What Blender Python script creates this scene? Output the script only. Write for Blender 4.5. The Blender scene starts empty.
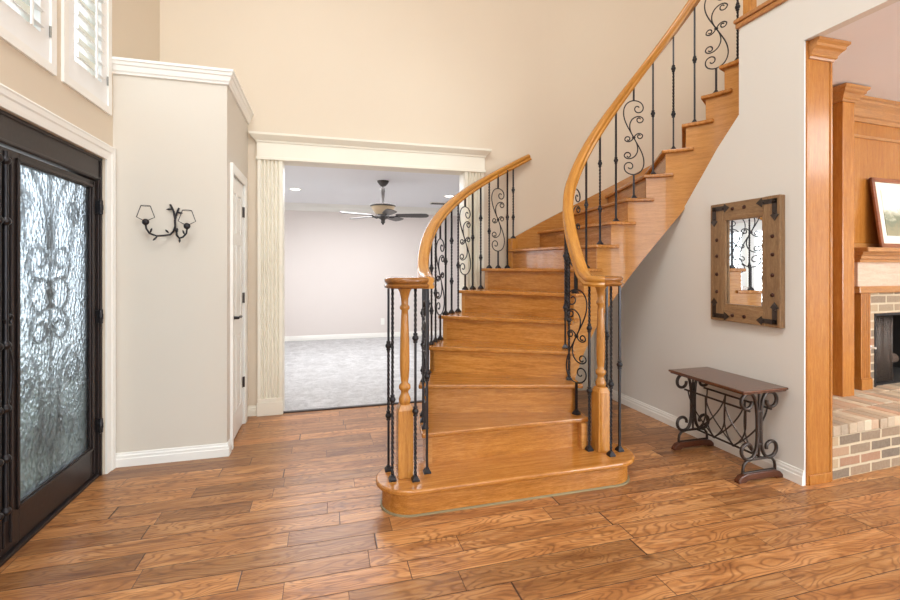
import bpy, bmesh, math, random
from mathutils import Vector, Matrix
random.seed(7)
PI = math.pi
SC = bpy.context.scene
COL = SC.collection
R_ = math.radians

# ------------------------------------------------------------------ camera, world, lights, exposure
cam_d = bpy.data.cameras.new('camera'); cam = bpy.data.objects.new('camera', cam_d); COL.objects.link(cam)
cam.location = (0, 0, 1.3)
cam.rotation_euler = (PI/2, 0, -math.atan(125/452))
cam_d.sensor_width = 36; cam_d.lens = 36*452/900; cam_d.shift_y = -32/900
cam_d.clip_start = .05; cam_d.clip_end = 200
SC.camera = cam

SC.view_settings.view_transform = 'Standard'; SC.view_settings.look = 'None'
SC.view_settings.gamma = 1; SC.view_settings.use_curve_mapping = False
SC.view_settings.exposure = 0.0
SC.cycles.max_bounces = 10; SC.cycles.diffuse_bounces = 5; SC.cycles.glossy_bounces = 5
SC.cycles.transmission_bounces = 8; SC.cycles.sample_clamp_indirect = 6
SC.cycles.use_denoising = True

W = bpy.data.worlds.new('world'); SC.world = W; W.use_nodes = True
wn = W.node_tree.nodes; wl = W.node_tree.links; wn.clear()
wo = wn.new('ShaderNodeOutputWorld'); wb = wn.new('ShaderNodeBackground')
wt = wn.new('ShaderNodeTexCoord'); ws = wn.new('ShaderNodeSeparateXYZ'); wr = wn.new('ShaderNodeValToRGB')
wl.new(wt.outputs['Generated'], ws.inputs[0]); wl.new(ws.outputs[2], wr.inputs[0])
wr.color_ramp.elements[0].position = 0.0; wr.color_ramp.elements[0].color = (.62, .72, .80, 1)
wr.color_ramp.elements[1].position = 0.35; wr.color_ramp.elements[1].color = (.86, .94, 1.0, 1)
wl.new(wr.outputs[0], wb.inputs[0]); wb.inputs[1].default_value = 2.6
wl.new(wb.outputs[0], wo.inputs[0])

def area(name, loc, target, sx, sy, power, col=(1, 1, 1), spread=PI):
    d = bpy.data.lights.new(name, 'AREA'); d.shape = 'RECTANGLE'; d.size = sx; d.size_y = sy
    d.energy = power; d.color = col; d.spread = spread
    o = bpy.data.objects.new(name, d); COL.objects.link(o); o.location = loc
    o.rotation_euler = (Vector(target)-Vector(loc)).to_track_quat('-Z', 'Y').to_euler()
    return o
area('added_foyer_fill', (-.35, .2, 5.3), (.5, 1.6, 0), 2.2, 2.2, 150, (.95, .985, 1))  # added soft fill from above, no fixture hangs here
area('added_front_fill', (.8, -2.85, 1.9), (.8, 3, 1.2), 4.2, 3.0, 66, (.92, .975, 1))  # added fill at the window opening made up behind the camera
area('dining_ceiling_light', (.6, 6.4, 2.42), (.6, 6.4, 0), 2.6, 1.8, 92, (.97, .98, 1))
area('dining_window_daylight', (-3.2, 6.4, 1.5), (2, 6.4, 1.5), 3.0, 2.4, 110, (.97, .985, 1))
area('added_family_fill', (4.6, .9, 2.6), (4.4, 1.6, 0), 1.8, 1.8, 50, (.96, .97, .96))  # added fill for the fireplace room, no lamp modelled
area('added_family_uplight', (5.6, -3.3, 1.3), (4.4, 1.6, 2.2), 2.4, 1.6, 270, (.84, .95, 1))  # added uplight to brighten the fireplace room ceiling, through an opening cut for it
area('upper_hall_light', (3.6, .6, 5.2), (3.2, 2.6, 3.0), 1.2, 1.2, 26, (1, .97, .93))

# ------------------------------------------------------------------ materials
class NT:
    def __init__(s, name):
        s.m = bpy.data.materials.new(name); s.m.use_nodes = True
        s.n = s.m.node_tree.nodes; s.l = s.m.node_tree.links
        s.b = s.n['Principled BSDF']
    def node(s, t, **kw):
        x = s.n.new(t)
        for k, v in kw.items(): setattr(x, k, v)
        return x
    def put(s, sock, v):
        if isinstance(v, bpy.types.NodeSocket): s.l.new(v, sock)
        else: sock.default_value = v
    def math(s, op, a, b=None, c=None):
        x = s.node('ShaderNodeMath', operation=op); s.put(x.inputs[0], a)
        if b is not None: s.put(x.inputs[1], b)
        if c is not None: s.put(x.inputs[2], c)
        return x.outputs[0]
    def coord(s, kind='Object'):
        return s.node('ShaderNodeTexCoord').outputs[kind]
    def mapping(s, vec, scale=(1, 1, 1), loc=(0, 0, 0)):
        x = s.node('ShaderNodeMapping'); s.put(x.inputs['Vector'], vec)
        x.inputs['Scale'].default_value = scale; s.put(x.inputs['Location'], loc)
        return x.outputs[0]
    def comb(s, x=0, y=0, z=0):
        c = s.node('ShaderNodeCombineXYZ')
        for i, v in enumerate((x, y, z)): s.put(c.inputs[i], v)
        return c.outputs[0]
    def sep(s, v):
        c = s.node('ShaderNodeSeparateXYZ'); s.put(c.inputs[0], v); return c.outputs
    def noise(s, vec, scale, detail=4, rough=.55, dist=0):
        x = s.node('ShaderNodeTexNoise'); s.put(x.inputs['Vector'], vec)
        x.inputs['Scale'].default_value = scale; x.inputs['Detail'].default_value = detail
        x.inputs['Roughness'].default_value = rough; x.inputs['Distortion'].default_value = dist
        return x.outputs['Fac']
    def ramp(s, fac, stops):
        x = s.node('ShaderNodeValToRGB'); s.put(x.inputs[0], fac); e = x.color_ramp.elements
        while len(e) < len(stops): e.new(.5)
        for i, (p, c) in enumerate(stops):
            e[i].position = p; e[i].color = (*c, 1) if len(c) == 3 else c
        return x.outputs[0]
    def mix(s, fac, a, b, mode='MIX'):
        x = s.node('ShaderNodeMix', data_type='RGBA', blend_type=mode)
        s.put(x.inputs[0], fac)
        for i, v in ((6, a), (7, b)):
            if isinstance(v, tuple) and len(v) == 3: v = (*v, 1)
            s.put(x.inputs[i], v)
        return x.outputs[2]
    def bump(s, height, strength=.3, dist=.01):
        x = s.node('ShaderNodeBump'); s.put(x.inputs['Height'], height)
        x.inputs['Strength'].default_value = strength; x.inputs['Distance'].default_value = dist
        s.l.new(x.outputs[0], s.b.inputs['Normal'])
    def set(s, **kw):
        for k, v in kw.items():
            k = k.replace('_', ' ')
            if isinstance(v, tuple) and len(v) == 3: v = (*v, 1)
            s.put(s.b.inputs[k], v)
        return s.m

def srgb(r, g, b):
    f = lambda c: (c/255/12.92) if c/255 <= .04045 else ((c/255+.055)/1.055)**2.4
    return (f(r), f(g), f(b))

def paint(name, c, rough=.6, tex=.02):
    t = NT(name); n = t.noise(t.coord(), 90, 3)
    c = srgb(*c); v = t.noise(t.coord(), 1.3, 2)
    col = t.mix(v, tuple(x*(1-tex) for x in c), tuple(min(1, x*(1+tex)) for x in c))
    t.bump(n, .05, .002)
    return t.set(Base_Color=col, Roughness=rough)

def wood(name, dark, mid, light, rough=.25, coord='Object', stretch=(1.2, 14, 14), gscale=3.6, bump=.08, coat=.0, var=.25):
    t = NT(name)
    rnd = t.node('ShaderNodeObjectInfo').outputs['Random']
    off = t.math('MULTIPLY', rnd, 17.0)
    v = t.mapping(t.coord(coord), stretch, t.comb(off, off, off))
    g = t.noise(v, gscale, 6, .62, .6)
    fine = t.noise(v, gscale*6, 3, .7, .2)
    wv = t.node('ShaderNodeTexWave', wave_type='BANDS', bands_direction='Y')
    t.put(wv.inputs['Vector'], v); wv.inputs['Scale'].default_value = .55; wv.inputs['Distortion'].default_value = 9
    wv.inputs['Detail'].default_value = 3; wv.inputs['Detail Scale'].default_value = 1.1
    f = t.math('ADD', t.math('MULTIPLY', g, .50), t.math('ADD', t.math('MULTIPLY', fine, .46), t.math('MULTIPLY', wv.outputs['Fac'], .04)))
    c = t.ramp(f, [(.26, srgb(*dark)), (.50, srgb(*mid)), (.74, srgb(*light))])
    br = t.math('ADD', 1-var/2, t.math('MULTIPLY', rnd, var))
    c = t.mix(1.0, c, t.comb(br, br, br), 'MULTIPLY')
    t.bump(fine, bump, .003)
    return t.set(Base_Color=c, Roughness=rough, Coat_Weight=coat, Coat_Roughness=.12)

def metal(name, c, rough=.4, m=.8, bump=.0):
    t = NT(name)
    n = t.noise(t.coord(), 60, 3)
    c = srgb(*c)
    col = t.mix(n, tuple(x*.7 for x in c), tuple(min(1, x*1.3) for x in c))
    if bump: t.bump(n, bump, .004)
    return t.set(Base_Color=col, Roughness=rough, Metallic=m)

def plank_floor():
    t = NT('hardwood_planks'); x, y, z = t.sep(t.coord())
    w = .124
    row = t.math('FLOOR', t.math('DIVIDE', y, w))
    def wn1(v, k):
        n = t.node('ShaderNodeTexWhiteNoise', noise_dimensions='2D')
        t.put(n.inputs['Vector'], t.comb(v, k, 0)); return n.outputs['Value']
    L = t.math('ADD', .5, t.math('MULTIPLY', wn1(row, 3.3), .5))
    xs = t.math('DIVIDE', t.math('ADD', x, t.math('MULTIPLY', wn1(row, 9.1), 9.0)), L)
    xw = t.math('ADD', xs, t.math('MULTIPLY', t.math('SINE', t.math('MULTIPLY', xs, 1.9)), .28))
    col_i = t.math('FLOOR', xw)
    n = t.node('ShaderNodeTexWhiteNoise', noise_dimensions='2D'); t.put(n.inputs['Vector'], t.comb(row, col_i, 0))
    r1 = n.outputs['Value']; r3 = t.sep(n.outputs['Color'])
    fy = t.math('FRACT', t.math('DIVIDE', y, w)); fx = t.math('FRACT', xw)
    ey = t.math('MULTIPLY', t.math('MINIMUM', fy, t.math('SUBTRACT', 1.0, fy)), w)
    ex = t.math('MULTIPLY', t.math('MINIMUM', fx, t.math('SUBTRACT', 1.0, fx)), L)
    e = t.math('MINIMUM', ey, ex)
    ms = t.node('ShaderNodeMapRange'); t.put(ms.inputs[0], e); ms.inputs[1].default_value = .0006; ms.inputs[2].default_value = .0028
    seam = ms.outputs[0]
    v = t.comb(t.math('ADD', t.math('MULTIPLY', x, 1.1), t.math('MULTIPLY', r1, 31.0)), t.math('MULTIPLY', y, 9.0), t.math('MULTIPLY', r3[1], 17.0))
    g = t.noise(v, 2.0, 7, .62, .9)
    v2 = t.comb(t.math('ADD', t.math('MULTIPLY', x, 4), t.math('MULTIPLY', r1, 31.0)), t.math('MULTIPLY', y, 60.0), r1)
    fine = t.noise(v2, 2.4, 4, .7, .3)
    # cathedral grain: rings of a stretched noise field
    vr = t.comb(t.math('ADD', t.math('MULTIPLY', x, 1.5), t.math('MULTIPLY', r1, 50.0)), t.math('MULTIPLY', y, 6.0), t.math('MULTIPLY', r3[2], 9.0))
    ring = t.math('SINE', t.math('MULTIPLY', t.noise(vr, 1.3, 2, .5, .3), 125.0))
    ring = t.math('MULTIPLY', t.math('ADD', ring, 1), .5)
    ring = t.math('POWER', ring, 3.0)
    base = t.ramp(g, [(.28, srgb(134, 86, 48)), (.48, srgb(184, 128, 76)), (.70, srgb(212, 160, 106))])
    tone = t.math('ADD', .60, t.math('MULTIPLY', t.math('POWER', r1, .8), .60))
    base = t.mix(1.0, base, t.comb(tone, tone, tone), 'MULTIPLY')
    base = t.mix(t.math('MULTIPLY', r3[2], .12), base, srgb(150, 82, 50))
    base = t.mix(t.math('MULTIPLY', ring, .5), base, srgb(104, 58, 32))
    base = t.mix(t.math('MULTIPLY', t.math('GREATER_THAN', fine, .62), .25), base, srgb(96, 54, 30))
    # knots
    vk = t.node('ShaderNodeTexVoronoi'); t.put(vk.inputs['Vector'], t.comb(t.math('MULTIPLY', x, 1.0), t.math('MULTIPLY', y, 1.9), 0)); vk.inputs['Scale'].default_value = 1.9
    kr = t.node('ShaderNodeMapRange'); t.put(kr.inputs[0], t.math('ADD', vk.outputs['Distance'], t.math('MULTIPLY', fine, .05))); kr.inputs[1].default_value = .045; kr.inputs[2].default_value = .11; kr.inputs[3].default_value = 1; kr.inputs[4].default_value = 0
    kk = t.math('MULTIPLY', kr.outputs[0], t.math('GREATER_THAN', t.sep(vk.outputs['Color'])[0], .45))
    base = t.mix(t.math('MULTIPLY', kk, .75), base, srgb(62, 32, 18))
    base = t.mix(1.0, base, (.94, .91, .87), 'MULTIPLY'); base = t.mix(seam, srgb(60, 32, 20), base)
    sc = t.noise(t.comb(t.math('MULTIPLY', x, 3), t.math('MULTIPLY', y, 9), r1), 3, 3)
    h = t.math('ADD', t.math('MULTIPLY', seam, .6), t.math('ADD', t.math('MULTIPLY', sc, .55), t.math('MULTIPLY', fine, .10)))
    h = t.math('SUBTRACT', h, t.math('MULTIPLY', ring, .07))
    t.bump(h, .42, .004)
    rg = t.math('ADD', .25, t.math('MULTIPLY', fine, .14))
    return t.set(Base_Color=base, Roughness=rg, Specular_IOR_Level=.55)

def carpet():
    t = NT('carpet'); n = t.noise(t.coord(), 130, 3, .7); p = t.noise(t.coord(), 7, 4, .6, 1.2)
    f = t.math('ADD', t.math('MULTIPLY', n, .6), t.math('MULTIPLY', p, .4))
    c = t.ramp(f, [(.35, srgb(158, 155, 155)), (.62, srgb(214, 213, 213))])
    t.bump(f, .7, .02)
    return t.set(Base_Color=c, Roughness=.95)

def brick(name, plane='xz', bw=.2, bh=.068, warm=1.0):
    t = NT(name); x, y, z = t.sep(t.coord())
    a, b = {'xz': (x, z), 'yz': (y, z), 'xy': (x, y), 'yx': (y, x)}[plane]
    v = t.comb(a, b, 0)
    dist = t.noise(t.coord(), 9, 3)
    v = t.comb(t.math('ADD', a, t.math('MULTIPLY', dist, .012)), t.math('ADD', b, t.math('MULTIPLY', dist, .01)), 0)
    bt = t.node('ShaderNodeTexBrick'); t.put(bt.inputs['Vector'], v)
    bt.inputs['Scale'].default_value = 1; bt.inputs['Brick Width'].default_value = bw; bt.inputs['Row Height'].default_value = bh
    bt.inputs['Mortar Size'].default_value = .009; bt.inputs['Mortar Smooth'].default_value = .3
    bt.inputs['Color1'].default_value = (0, 0, 0, 1); bt.inputs['Color2'].default_value = (1, 1, 1, 1); bt.inputs['Mortar'].default_value = (.5, .5, .5, 1)
    pick = t.ramp(t.sep(bt.outputs['Color'])[0], [(0, srgb(88, 74, 64)), (.3, srgb(140, 112, 86)), (.5, srgb(160, 104, 74)), (.75, srgb(178, 150, 116)), (1, srgb(110, 86, 70))])
    sp = t.noise(t.coord(), 45, 4, .7)
    pick = t.mix(t.math('MULTIPLY', sp, .4), pick, srgb(186, 170, 146))
    c = t.mix(bt.outputs['Fac'], pick, srgb(196, 178, 150))
    t.bump(t.math('SUBTRACT', t.math('MULTIPLY', sp, .4), bt.outputs['Fac']), .6, .01)
    return t.set(Base_Color=c, Roughness=.8)

M = {}
M['wall_beige'] = paint('wall_tint_warm', (216, 201, 180))  # warm tint of the light put into the wall colour
M['wall_light'] = paint('wall_tint_neutral', (224, 221, 215))  # same wall colour without the warm light tint
M['closet'] = paint('wall_tint_grey', (214, 206, 193))  # greyer light tint put into the same wall colour
M['far_wall'] = paint('dining_wall_paint', (222, 213, 208))
M['ceil'] = paint('ceiling_paint', (238, 239, 243), .7)
M['white'] = paint('white_trim_paint', (240, 238, 232), .35, .01)
M['cream'] = paint('trim_tint_warm', (234, 228, 212), .4, .01)  # yellowish tint of the light put into the trim colour
M['floor'] = plank_floor(); M['carpet'] = carpet()
OAK = ((118, 70, 26), (178, 115, 48), (208, 150, 82))
OAKL = ((158, 100, 44), (192, 132, 66), (212, 156, 88))
M['oak'] = wood('golden_oak', *OAK, rough=.22, coat=.3)
M['oak_uv'] = wood('golden_oak_curved', *OAKL, rough=.22, coord='UV', coat=.3)
M['oak_z'] = wood('golden_oak_upright', (140, 84, 30), (184, 124, 54), (208, 152, 78), rough=.22, stretch=(14, 14, 1.2), coat=.3)
M['rail'] = wood('oak_handrail', (150, 92, 34), (188, 128, 52), (208, 150, 72), rough=.24, coord='UV', coat=.25, var=.05)
M['cap'] = wood('oak_cap_dark', (92, 56, 26), (140, 88, 38), (172, 118, 60), rough=.22, coat=.25, var=.05)
M['rift'] = wood('oak_panelling', (140, 80, 30), (172, 108, 44), (196, 136, 66), rough=.25, stretch=(14, 14, 1.2), coat=.3, var=.1)
M['rift_x'] = wood('oak_moulding', (140, 86, 42), (176, 118, 62), (202, 148, 90), rough=.28, stretch=(1.2, 14, 14), coat=.3, var=.1)
M['mantel'] = wood('oak_panel_reflection', (176, 140, 116), (208, 176, 152), (226, 200, 180), rough=.3, stretch=(2, 14, 14), var=.05)  # pale pinkish tone is reflected light put into the oak colour
M['iron'] = metal('wrought_iron', (52, 50, 52), .38, .75)
M['bronze'] = metal('dark_bronze', (54, 45, 43), .38, .45)
M['iron_br'] = metal('brushed_black_iron', (74, 66, 62), .34, .8)
M['fanmetal'] = metal('pewter_fan_metal', (78, 74, 72), .4, .7)
M['nickel'] = metal('nickel_hinge', (150, 148, 142), .4, .8)
M['stud'] = metal('aged_stud', (74, 46, 38), .35, .7)
M['mirror'] = NT('mirror_glass').set(Base_Color=(.9, .91, .91), Metallic=1.0, Roughness=.01)
M['frame_wood'] = wood('rustic_frame_wood', (104, 76, 50), (142, 110, 76), (172, 142, 104), rough=.5, stretch=(10, 10, 1.4), bump=.4)
M['frame_wood_h'] = wood('rustic_frame_wood_across', (104, 76, 50), (142, 110, 76), (172, 142, 104), rough=.5, stretch=(10, 1.4, 10), bump=.4)
M['table_wood'] = wood('cherry_table_top', (58, 32, 20), (88, 50, 32), (118, 74, 50), rough=.22, stretch=(12, 1.4, 12), coat=.3, var=.05)
M['foot_wood'] = wood('cherry_foot', (60, 30, 18), (86, 46, 28), (108, 62, 40), rough=.3, stretch=(1.4, 12, 12), var=.05)
M['brick_xz'] = brick('old_brick_face', 'xz'); M['brick_top'] = brick('old_brick_top', 'yx', .22, .072); M['brick_yz'] = brick('old_brick_side', 'yz')
M['soot'] = paint('sooty_firebox', (48, 42, 38), .9, .3)
M['pic_wood'] = wood('picture_frame_wood', (104, 56, 34), (140, 80, 48), (164, 104, 66), rough=.35)
M['log'] = wood('charred_log', (40, 30, 26), (84, 64, 52), (130, 108, 92), rough=.8, var=.3)
M['louver'] = paint('shutter_white', (240, 240, 238), .35, .005)
M['plate'] = paint('white_plastic', (238, 236, 230), .4, .005)
M['glass_amber'] = NT('amber_bowl').set(Base_Color=srgb(198, 176, 146), Roughness=.35)
M['bulb'] = NT('can_light_lens').set(Base_Color=(1, 1, 1), Emission_Color=(1, .97, .92), Emission_Strength=6.0)
M['lawn'] = paint('lawn', (110, 118, 96), .9, .2)
def rain_glass():
    t = NT('rain_glass'); v = t.node('ShaderNodeTexVoronoi', feature='SMOOTH_F1'); co = t.coord()
    d = t.noise(co, 30, 2); mp = t.mapping(co, (1, 1, .8))
    t.put(v.inputs['Vector'], mp); v.inputs['Scale'].default_value = 55
    t.bump(t.math('ADD', v.outputs['Distance'], t.math('MULTIPLY', d, .3)), .7, .014)
    return t.set(Base_Color=srgb(164, 174, 182), Roughness=.32, Transmission_Weight=1.0, IOR=1.38)
M['rain'] = rain_glass()
def clear_glass():
    t = NT('clear_glass'); tr = t.node('ShaderNodeBsdfTransparent'); mx = t.node('ShaderNodeMixShader'); mx.inputs[0].default_value = .04
    t.l.new(tr.outputs[0], mx.inputs[1]); t.l.new(t.b.outputs[0], mx.inputs[2]); t.l.new(mx.outputs[0], t.n['Material Output'].inputs[0])
    return t.set(Base_Color=(.9, .95, 1), Roughness=.02)
M['pane'] = clear_glass()
def picture():
    t = NT('landscape_print'); x, y, z = t.sep(t.coord('Generated'))
    n = t.noise(t.coord('Generated'), 5, 5, .65, .8)
    f = t.math('ADD', z, t.math('MULTIPLY', t.math('SUBTRACT', n, .5), .7))
    c = t.ramp(f, [(.12, srgb(150, 140, 110)), (.35, srgb(120, 124, 100)), (.5, srgb(190, 184, 160)), (.62, srgb(226, 222, 208))])
    return t.set(Base_Color=c, Roughness=.5)
M['print'] = picture()
M['mat'] = paint('picture_mat', (232, 226, 208), .7)

# ------------------------------------------------------------------ mesh helpers
def box(bm, x0, x1, y0, y1, z0, z1):
    v = [bm.verts.new(p) for p in ((x0, y0, z0), (x1, y0, z0), (x1, y1, z0), (x0, y1, z0), (x0, y0, z1), (x1, y0, z1), (x1, y1, z1), (x0, y1, z1))]
    for f in ((0, 3, 2, 1), (4, 5, 6, 7), (0, 1, 5, 4), (1, 2, 6, 5), (2, 3, 7, 6), (3, 0, 4, 7)): bm.faces.new([v[i] for i in f])
def prism(bm, pts, a, b, fn=None):
    fn = fn or (lambda p, h: (p[0], p[1], h))
    lo = [bm.verts.new(fn(p, a)) for p in pts]; hi = [bm.verts.new(fn(p, b)) for p in pts]
    bm.faces.new(lo); bm.faces.new(hi[::-1])
    for i in range(len(pts)):
        j = (i+1) % len(pts); bm.faces.new((lo[i], lo[j], hi[j], hi[i]))
def lathe(bm, prof, c=(0, 0, 0), n=20, axis='z'):
    rings = []
    for r, h in prof:
        ring = []
        for k in range(n):
            a = 2*PI*k/n; p = (r*math.cos(a), r*math.sin(a), h)
            if axis == 'x': p = (h, r*math.cos(a), r*math.sin(a))
            if axis == 'y': p = (r*math.cos(a), h, r*math.sin(a))
            ring.append(bm.verts.new((c[0]+p[0], c[1]+p[1], c[2]+p[2])))
        rings.append(ring)
    for a, b in zip(rings, rings[1:]):
        for k in range(n): bm.faces.new((a[k], a[(k+1) % n], b[(k+1) % n], b[k]))
    bm.faces.new(rings[0][::-1]); bm.faces.new(rings[-1])
def tube(bm, pts, r, n=8, sq=False, twist=0, radii=None):
    pts = [Vector(p) for p in pts]
    if sq: n = 4
    up = None; prev = None; ang = 0
    for i, p in enumerate(pts):
        t = (pts[min(i+1, len(pts)-1)]-pts[max(i-1, 0)]).normalized()
        if up is None:
            up = Vector((0, 1, 0)) if abs(t.y) < .9 else Vector((1, 0, 0))
            up = (up-t*up.dot(t)).normalized()
        else:
            up = (up-t*up.dot(t)).normalized()
        side = t.cross(up); rr = radii[i] if radii else r
        if sq: rr *= 1.3
        a0 = PI/4 if sq else 0
        a0 += twist*i
        ring = [bm.verts.new(p+up*rr*math.sin(a0+2*PI*k/n)+side*rr*math.cos(a0+2*PI*k/n)) for k in range(n)]
        if prev:
            for k in range(n): bm.faces.new((prev[k], prev[(k+1) % n], ring[(k+1) % n], ring[k]))
        else: bm.faces.new(ring[::-1])
        prev = ring
    bm.faces.new(prev)
def sweep(bm, path, prof, cap=True, closed=False):
    """profile (across, up) carried along path, the up axis kept near vertical; UV runs along the path"""
    uvl = bm.loops.layers.uv.verify(); path = [Vector(p) for p in path]; rings = []; L = 0; Ls = []
    n = len(path); dist = [0]
    for q in range(1, len(prof)): dist.append(dist[-1]+math.dist(prof[q], prof[q-1]))
    dist.append(dist[-1]+math.dist(prof[-1], prof[0]))
    for i, p in enumerate(path):
        a = path[(i-1) % n] if (closed or i) else p; b = path[(i+1) % n] if (closed or i < n-1) else p
        t = (b-a).normalized(); side = Vector((t.y, -t.x, 0))
        side = side.normalized() if side.length > 1e-6 else Vector((1, 0, 0))
        up = side.cross(t).normalized()
        if i: L += (p-path[i-1]).length
        Ls.append(L)
        rings.append([bm.verts.new(p+side*x+up*z) for x, z in prof])
    m = len(prof)
    for i in range(n if closed else n-1):
        j = (i+1) % n
        for k in range(m):
            f = bm.faces.new((rings[i][k], rings[i][(k+1) % m], rings[j][(k+1) % m], rings[j][k]))
            uv = ((Ls[i], dist[k]), (Ls[i], dist[k+1]), (Ls[j], dist[k+1]), (Ls[j], dist[k]))
            for lp, u in zip(f.loops, uv): lp[uvl].uv = u
    if cap and not closed: bm.faces.new(rings[0][::-1]); bm.faces.new(rings[-1])

WORLD = {}
def obj(name, bm, mat, parent=None, loc=None, rotz=0, smooth=False, bevel=0, local=False, seg=2, auto=40):
    """verts are world coordinates (unless local); the object is placed at loc with rotz"""
    bmesh.ops.recalc_face_normals(bm, faces=bm.faces)
    pw = WORLD.get(parent.name, Vector((0, 0, 0))) if parent else Vector((0, 0, 0))
    loc = Vector(loc) if loc is not None else pw
    if not local:
        mt = Matrix.Rotation(-rotz, 4, 'Z') @ Matrix.Translation(-loc)
        bm.transform(mt)
    me = bpy.data.meshes.new(name); bm.to_mesh(me); bm.free()
    me.materials.append(mat)
    if smooth:
        for p in me.polygons: p.use_smooth = True
        me.set_sharp_from_angle(angle=R_(auto))
    o = bpy.data.objects.new(name, me); COL.objects.link(o)
    if parent: o.parent = parent
    o.location = loc-pw; o.rotation_euler = (0, 0, rotz)
    WORLD[o.name] = loc
    if bevel:
        b = o.modifiers.new('bevel', 'BEVEL'); b.width = bevel; b.segments = seg; b.limit_method = 'ANGLE'; b.angle_limit = R_(35)
    return o
def inst(name, me, parent, loc=(0, 0, 0), rotz=0):
    o = bpy.data.objects.new(name, me); COL.objects.link(o); o.parent = parent; o.location = loc; o.rotation_euler = (0, 0, rotz); return o
def thing(name, label, cat, loc, group=None):
    o = bpy.data.objects.new(name, None); COL.objects.link(o); o.empty_display_size = .1
    o.location = loc; WORLD[o.name] = Vector(loc); o['label'] = label; o['category'] = cat
    if group: o['group'] = group
    return o
def tag(o, label, cat, group=None):
    o['label'] = label; o['category'] = cat
    if group: o['group'] = group
    return o
def struct(name, bm, mat, label=None, cat=None, parent=None, **kw):
    o = obj(name, bm, mat, parent, **kw)
    if not parent: o['kind'] = 'structure'; o['category'] = cat or name.split('_')[0]; o['label'] = label or name
    return o
def sthing(name, label, cat, loc):
    o = thing(name, label, cat, loc); o['kind'] = 'structure'; return o
NB = bmesh.new
def kids(a, label): a['label'] = label; return a

# ------------------------------------------------------------------ room shell
XL, XR, YB, XC, YC = -1.335, 2.758, 4.30, 2.24, 2.5
XBOX, YBOX, YEND, JX = -.654, 3.43, 2.068, 2.962
ROUT = 1.80; FZ = 2.66; LZ = 3.016; CH = 5.6
def cyl(th, r): a = R_(th); return (XC-r*math.cos(a), YC+r*math.sin(a))
def zc(th): return .151+.191*((th-3)/12+1)
def Z(i): return .151+.191*(i-1)
def TH(i): return 3+12*(i-2)

b = NB(); box(b, XL-.2, 8.2, -3.2, YB, -.12, 0)
struct('floor', b, M['floor'], 'glossy hand-scraped hickory plank floor in orange brown tones', 'floor')
b = NB(); box(b, -2.2, 4.9, YB, 8.7, -.12, .004)
f = struct('floor', b, M['carpet'], 'pale grey looped carpet of the room beyond the cased opening', 'carpet')
b = NB(); box(b, XL-.2, 4.3, -3.2, 4.5, CH, CH+.1)
struct('ceiling', b, M['ceil'], 'white ceiling high above the two-storey entry', 'ceiling')
b = NB(); box(b, -2.2, 4.9, YB+.15, 8.7, 2.45, 2.6)
struct('ceiling', b, M['ceil'], 'flat white ceiling of the carpeted room with recessed lights', 'ceiling')
b = NB(); box(b, JX, 8.2, -3.2, 2.58, FZ, FZ+.34-.0)
box(b, XR+.0605, JX, -3.2, YC-.03, FZ, FZ+.34); box(b, 4.0, 8.2, 2.58, 2.9, FZ, FZ+.05); box(b, JX, 4.0, 2.58, 2.70, FZ, FZ+.03)
struct('ceiling', b, M['ceil'], 'white ceiling of the fireplace room seen through the right opening', 'ceiling')

# left wall with openings for the door and shuttered windows
DY0, DY1, DZ = 1.36, 3.325, 1.987
WINS = [(2.24, 2.743), (2.85, 3.363)]; WZ0, WZ1 = 2.30, 3.9
b = NB(); x0, x1 = XL-.16, XL
box(b, x0, x1, -3.2, DY0, 0, DZ); box(b, x0, x1, DY1, YB+.15, 0, DZ)
box(b, x0, x1, -3.2, YB+.15, DZ, WZ0)
ys = [-3.2]+[q for w in WINS for q in w]+[YB+.15]
for k in range(0, len(ys), 2): box(b, x0, x1, ys[k], ys[k+1], WZ0, WZ1)
box(b, x0, x1, -3.2, YB+.15, WZ1, CH)
struct('wall_left', b, M['wall_beige'], 'beige entry wall that holds the dark iron door and the shuttered windows', 'wall')
# back wall: straight run, then the curve that follows the stair
OX0, OX1, OZ = -.365, 1.335, 2.257
b = NB()
box(b, XL-.16, OX0, YB, YB+.15, 0, CH); box(b, OX0, OX1, YB, YB+.15, OZ, CH); box(b, OX1, XC, YB, YB+.15, 0, CH)
N = 40
pin = [cyl(90+90*k/N, ROUT) for k in range(N+1)]; pout = [cyl(90+90*k/N, ROUT+.15) for k in range(N+1)]
kc = next(k for k in range(N+1) if pin[k][1] < 3.25); prism(b, pin[:kc+1]+pout[:kc+1][::-1], 0, CH); prism(b, pin[kc:]+pout[kc:][::-1], FZ+.06, CH)
xw = XC+ROUT
box(b, xw, xw+.15, -3.2, YC, LZ-.3, CH)
struct('wall_back', b, M['wall_beige'], 'tall beige wall behind and around the curved stair with the cased opening', 'wall', smooth=True, auto=20)
# right wall, its top cut along the soffit of the stair
b = NB()
pts = [(-3.2, FZ+.34), (-3.2, FZ+.0), (YEND, FZ), (YEND, 0), (YB, 0), (YB, 1.12)]
def wtop(y):
    th = 180-math.degrees(math.atan2(y-YC, XR-XC)); return zc(th)-.72
for k in range(13):
    y = 4.15-(4.15-2.97)*k/12; pts.append((y, wtop(y)+.02))
pts += [(2.78, 2.02), (2.66, 2.17), (2.479, 2.36), (2.479, 2.93), (2.40, FZ+.34)]
prism(b, pts, XR, XR+.06, lambda p, h: (h, p[0], p[1]))
box(b, XR+.06, JX, YEND, 2.479, 0, FZ+.3); box(b, XR, XR+.012, YEND-.030, YEND, 0, FZ)
struct('wall_right', b, M['wall_light'], 'off-white wall with the mirror and console table, running up beside the stair', 'wall')
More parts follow.
